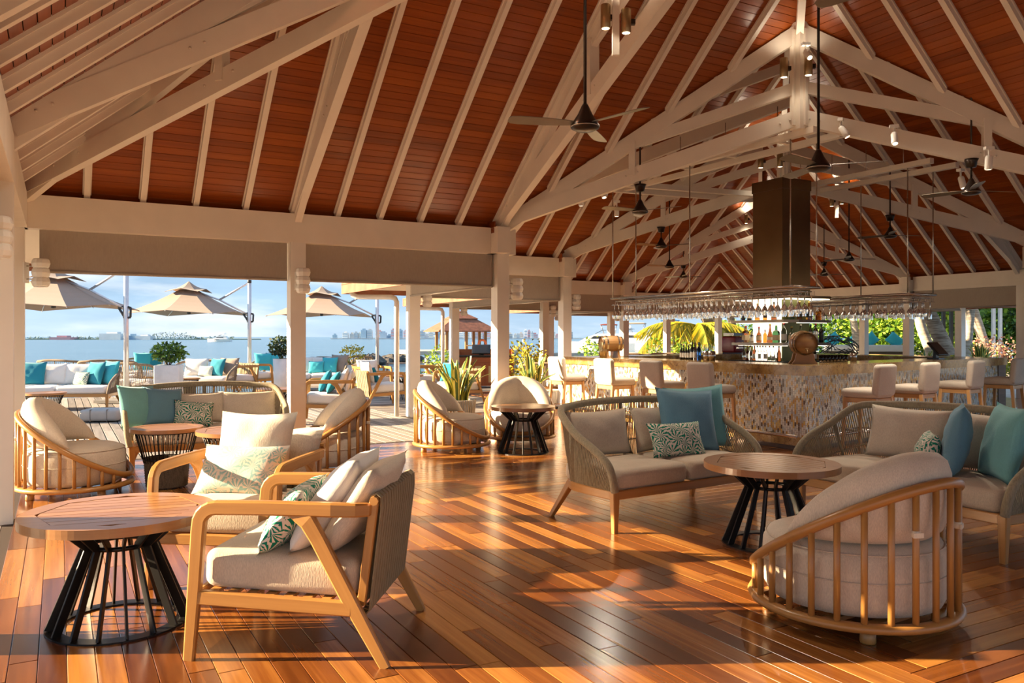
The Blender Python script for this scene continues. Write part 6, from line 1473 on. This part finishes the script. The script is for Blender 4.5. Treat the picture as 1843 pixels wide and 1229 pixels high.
palm('straight pale palm trunk right of the tower, right of two', None, [pxz(1553, 640, 40), pxz(1553, 600, 40), pxz(1551, 560, 40), pxz(1549, 480, 40)], 0.17, 0.14, 12, 'palm_trunk_pale', 'leaf_green', 8, 3.2)
palm('curved grey trunk right of the right glass rack', None, [pxz(1682, 650, 30), pxz(1668, 615, 30), pxz(1656, 580, 30), pxz(1655, 545, 30), pxz(1660, 470, 30)], 0.19, 0.15, 12, 'palm_trunk_pale', 'leaf_green', 9, 3.2)
palm('thick dark leaning trunk behind the till screen', None, [pxz(1712, 655, 28), pxz(1696, 615, 28), pxz(1680, 580, 28), pxz(1668, 545, 28), pxz(1655, 460, 28)], 0.28, 0.18, 12, 'palm_trunk', 'leaf_green', 10, 3.2)
palm('grey trunk beside the garden side post', None, [pxz(1739, 650, 29), pxz(1742, 600, 29), pxz(1748, 540, 29), pxz(1756, 450, 29)], 0.17, 0.15, 12, 'palm_trunk_pale', 'leaf_green', 11, 3.2)
palm('sunlit leaning trunk among pink flowers at the right', None, [pxz(1775, 650, 33), pxz(1768, 610, 33), pxz(1756, 570, 33), pxz(1744, 530, 33), pxz(1730, 450, 33)], 0.2, 0.15, 12, 'palm_trunk_pale', 'leaf_green', 12, 3.2)
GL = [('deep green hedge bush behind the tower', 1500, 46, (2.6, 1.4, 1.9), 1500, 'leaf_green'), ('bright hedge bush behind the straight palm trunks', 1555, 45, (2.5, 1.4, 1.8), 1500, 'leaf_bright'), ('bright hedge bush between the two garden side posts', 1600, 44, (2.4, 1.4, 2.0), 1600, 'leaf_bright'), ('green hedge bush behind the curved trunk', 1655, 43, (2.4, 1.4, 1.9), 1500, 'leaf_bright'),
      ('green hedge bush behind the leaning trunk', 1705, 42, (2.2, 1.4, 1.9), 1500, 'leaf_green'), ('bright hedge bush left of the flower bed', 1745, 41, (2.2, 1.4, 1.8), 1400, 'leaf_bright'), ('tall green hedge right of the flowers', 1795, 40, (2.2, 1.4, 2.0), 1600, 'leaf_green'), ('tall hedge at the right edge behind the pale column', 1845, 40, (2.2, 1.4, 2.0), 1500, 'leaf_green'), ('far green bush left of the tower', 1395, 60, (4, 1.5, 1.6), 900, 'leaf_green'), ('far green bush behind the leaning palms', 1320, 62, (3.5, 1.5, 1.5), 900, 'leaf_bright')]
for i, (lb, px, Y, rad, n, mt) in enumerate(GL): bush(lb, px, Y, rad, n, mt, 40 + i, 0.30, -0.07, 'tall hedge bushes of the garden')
for i, (lb, px, Y, rad, n, mt) in enumerate([('tall tree crown above the hedge behind the tower', 1530, 50, (5, 2.5, 2.6), 2200, 'leaf_green'), ('tall tree crown above the hedge on the right', 1680, 49, (5, 2.5, 2.6), 2200, 'leaf_green'), ('tall tree crown above the hedge at the right edge', 1820, 48, (5, 2.5, 2.6), 2200, 'leaf_green')]): bush(lb, px, Y, rad, n, mt, 60 + i, 0.42, 2.0, 'tree crowns behind the hedge')
bush('pink flowering shrub at the right behind the bar', 1790, 30, (1.1, 0.6, 0.75), 700, 'flower_pink', 71, 0.12); bush('pink flowering shrub left of the sunlit trunk', 1752, 31, (0.7, 0.5, 0.7), 450, 'flower_pink', 72, 0.12)
bush('yellow leafed plant behind the till screen', 1720, 26, (0.5, 0.4, 0.45), 350, 'leaf_yellow', 73, 0.14); bush('yellow leafed plant at the right behind the bar end', 1800, 25, (0.7, 0.4, 0.40), 420, 'leaf_yellow', 74, 0.14)
snake_plant('spiky plant left of the till screen outside the bar', quick(1668, 24.5), 24, 0.75, 'plain', 31, 0.3, 0.45, 'spiky_plant'); snake_plant('spiky plant right of the till screen outside the bar', quick(1762, 23.5), 28, 0.85, 'plain', 32, 0.3, 0.50, 'spiky_plant')
def seat_wall():
    m = M(); a, b = quick(1490, 36), quick(1660, 33); d = (Vector(b) - Vector(a)).normalized(); n = Vector((-d.y, d.x)); A, B = Vector(a), Vector(b)
    m.prism([A, B, B + n * 0.5, A + n * 0.5], -0.07, 0.55); t = tag(m.obj('seat_wall', 'concrete'), 'low pale garden seat wall with timber top', 'wall', kind='structure')
    m = M(); m.prism([A - n * 0.05, B - n * 0.05, B + n * 0.55, A + n * 0.55], 0.56, 0.66); m.obj('timber_top', 'stool_wood', t)
    for i, (px, Y) in enumerate(((1521, 38), (1588, 37))):
        tt = thing('day_bed', ['white garden day bed with teal cushions, left one', 'white garden day bed with teal cushions, right one'][i], 'day bed', (*quick(px, Y), -0.07), R(-15), 'garden day beds'); m = M(); m.rbox((0, 0, 0.95), (1.9, 0.9, 0.30), 0.05, 3); m.obj('mattress', 'white_fabric', tt); m = M(); m.box((0, 0, 0.4), (1.85, 0.85, 0.8)); m.obj('base', 'wicker', tt)
        for k in (-1, 1): m = pillow_mesh(0.7, 0.55, 0.2, 8, 90 + k); m.v = [tuple(Matrix.Rotation(R(k * 40), 3, 'Y') @ Vector(v) + Vector((k * 0.35, 0, 1.10))) for v in m.v]; m.obj('cushion', 'turquoise_fabric', tt)
seat_wall()
def egg_chair():
    t = thing('woven_pod_chair', 'dark woven dome pod chair with teal cushion behind the bar', 'chair', (*quick(1502, 27.5), -0.07), 0); m = M(); rn = random.Random(3); m2 = []
    for k in range(150):
        a = rn.uniform(0, 2 * PI); e0 = rn.uniform(-0.2, 1.2); pts = []
        da = rn.uniform(-1.2, 1.2); de = rn.uniform(-0.9, 0.9)
        for i in range(6): f = i / 5; aa, ee = a + da * f, e0 + de * f; pts.append((0.95 * math.cos(aa) * math.cos(ee * 0.9), 0.95 * math.sin(aa) * math.cos(ee * 0.9), 0.5 + 1.0 * math.sin(max(-0.5, ee))))
        m.tube(pts, 0.014, 4)
    q = m.obj('woven_shell', 'black_metal', t); q['kind'] = 'stuff'; m = M(); m.rbox((0, 0, 0.45), (1.1, 1.1, 0.3), 0.1, 3); m.obj('cushion', 'deep_teal_fabric', t); m = M(); m.lathe([(0.8, 0), (0.9, 0.3)], 20); m.obj('base', 'wicker', t)
egg_chair()
def loft(label, px, Y, f): s_ = quick(px, Y); make_sofa(label, 1.0, s_, face(*f), 'rope_outdoor', 'white_fabric', 0.8, 40, 0.80, 'garden rope chairs')
loft('rope garden chair behind the bar, right of the small cask', 1140, 28, (0.2, 0.9)); loft('second rope garden chair behind the bar under the palm', 1172, 28.5, (-0.3, 0.9)); loft('rope garden chair with blue seat right of the tower', 1537, 25.5, (0.1, -0.9)); loft('rope garden chair left of the leaning palms', 1205, 29, (0.3, 0.9))
loft('rope terrace chair behind the first bar stool', 985, 18.3, (0.2, 0.95))
def garden_canopy():
    t = thing('garden_canopy', 'dark framed garden canopy with grey cloth at the far right', 'canopy', (0, 0, 0)); Y = 34
    for px in (1698, 1712, 1788, 1800): m = M(); a = quick(px, Y); m.beam((*a, -0.07), (a[0], a[1], 3.1), 0.12, 0.12, up=(0, 1, 0)); m.obj('post', 'grip_black' if px < 1750 else 'aluminium', t)
    m = M(); a, b = quick(1690, Y - 1), quick(1860, Y - 1); m.prism([a, b, (b[0], b[1] + 4), (a[0], a[1] + 4)], 3.1, 3.16); m.obj('cloth', 'pouf_grey', t); m = M(); m.beam((*a, 2.95), (*b, 2.95), 0.06, 0.1); m.obj('truss_rail', 'grip_black', t)
garden_canopy()
# unseen awning added outside the left eave to cut the sun on the floor
def awning():
    t = CEIL; m = M(); a = SEC[0]
    m.add([W(a[0] - 0.95, -2.2, 2.20), W(a[0] - 0.95, 11.1, 2.20), W(a[0] - 1.75, 11.1, 2.10), W(a[0] - 1.75, -2.2, 2.10)] + [W(a[0] - 0.95, -2.2, 2.19), W(a[0] - 0.95, 11.1, 2.19), W(a[0] - 1.75, 11.1, 2.09), W(a[0] - 1.75, -2.2, 2.09)], [(0, 1, 2, 3), (7, 6, 5, 4), (2, 3, 7, 6)]); m.obj('added_shade_cloth', 'blind_fabric', t)
    m = M(); m.tube([W(a[0] - 1.75, -2.2, 2.095), W(a[0] - 1.75, 11.1, 2.095)], 0.025, 8); m.obj('added_shade_bar', 'aluminium', t)
awning()

def woven_basket(label, px, Y, r, h):
    t = thing('woven_basket', label, 'basket', (*quick(px, Y), 0), 0, 'woven baskets by the bar end'); m = M(); m.lathe([(r * 0.8, 0), (r, h), (r * 0.92, h), (r * 0.75, 0.02), (0, 0.02)], 20); m.obj('liner', 'planter_grey', t)
    m = M()
    for k in range(36): a = 2 * PI * k / 36; m.tube([(r * 0.82 * math.cos(a), r * 0.82 * math.sin(a), 0.01), (r * 1.02 * math.cos(a), r * 1.02 * math.sin(a), h)], 0.009, 4)
    q = m.obj('weave', 'cream_fabric', t); q['kind'] = 'stuff'; m = M(); m.tube([(r * 1.02 * math.cos(a), r * 1.02 * math.sin(a), h) for a in [2 * PI * k / 24 for k in range(24)]], 0.016, 6, closed=True); m.obj('rim', 'cream_fabric', t)
woven_basket('pale woven basket left of the first bar stool', 990, 16.2, 0.17, 0.34); woven_basket('dark rimmed woven basket seen between the legs of the first stool', 1029, 16.8, 0.17, 0.36)
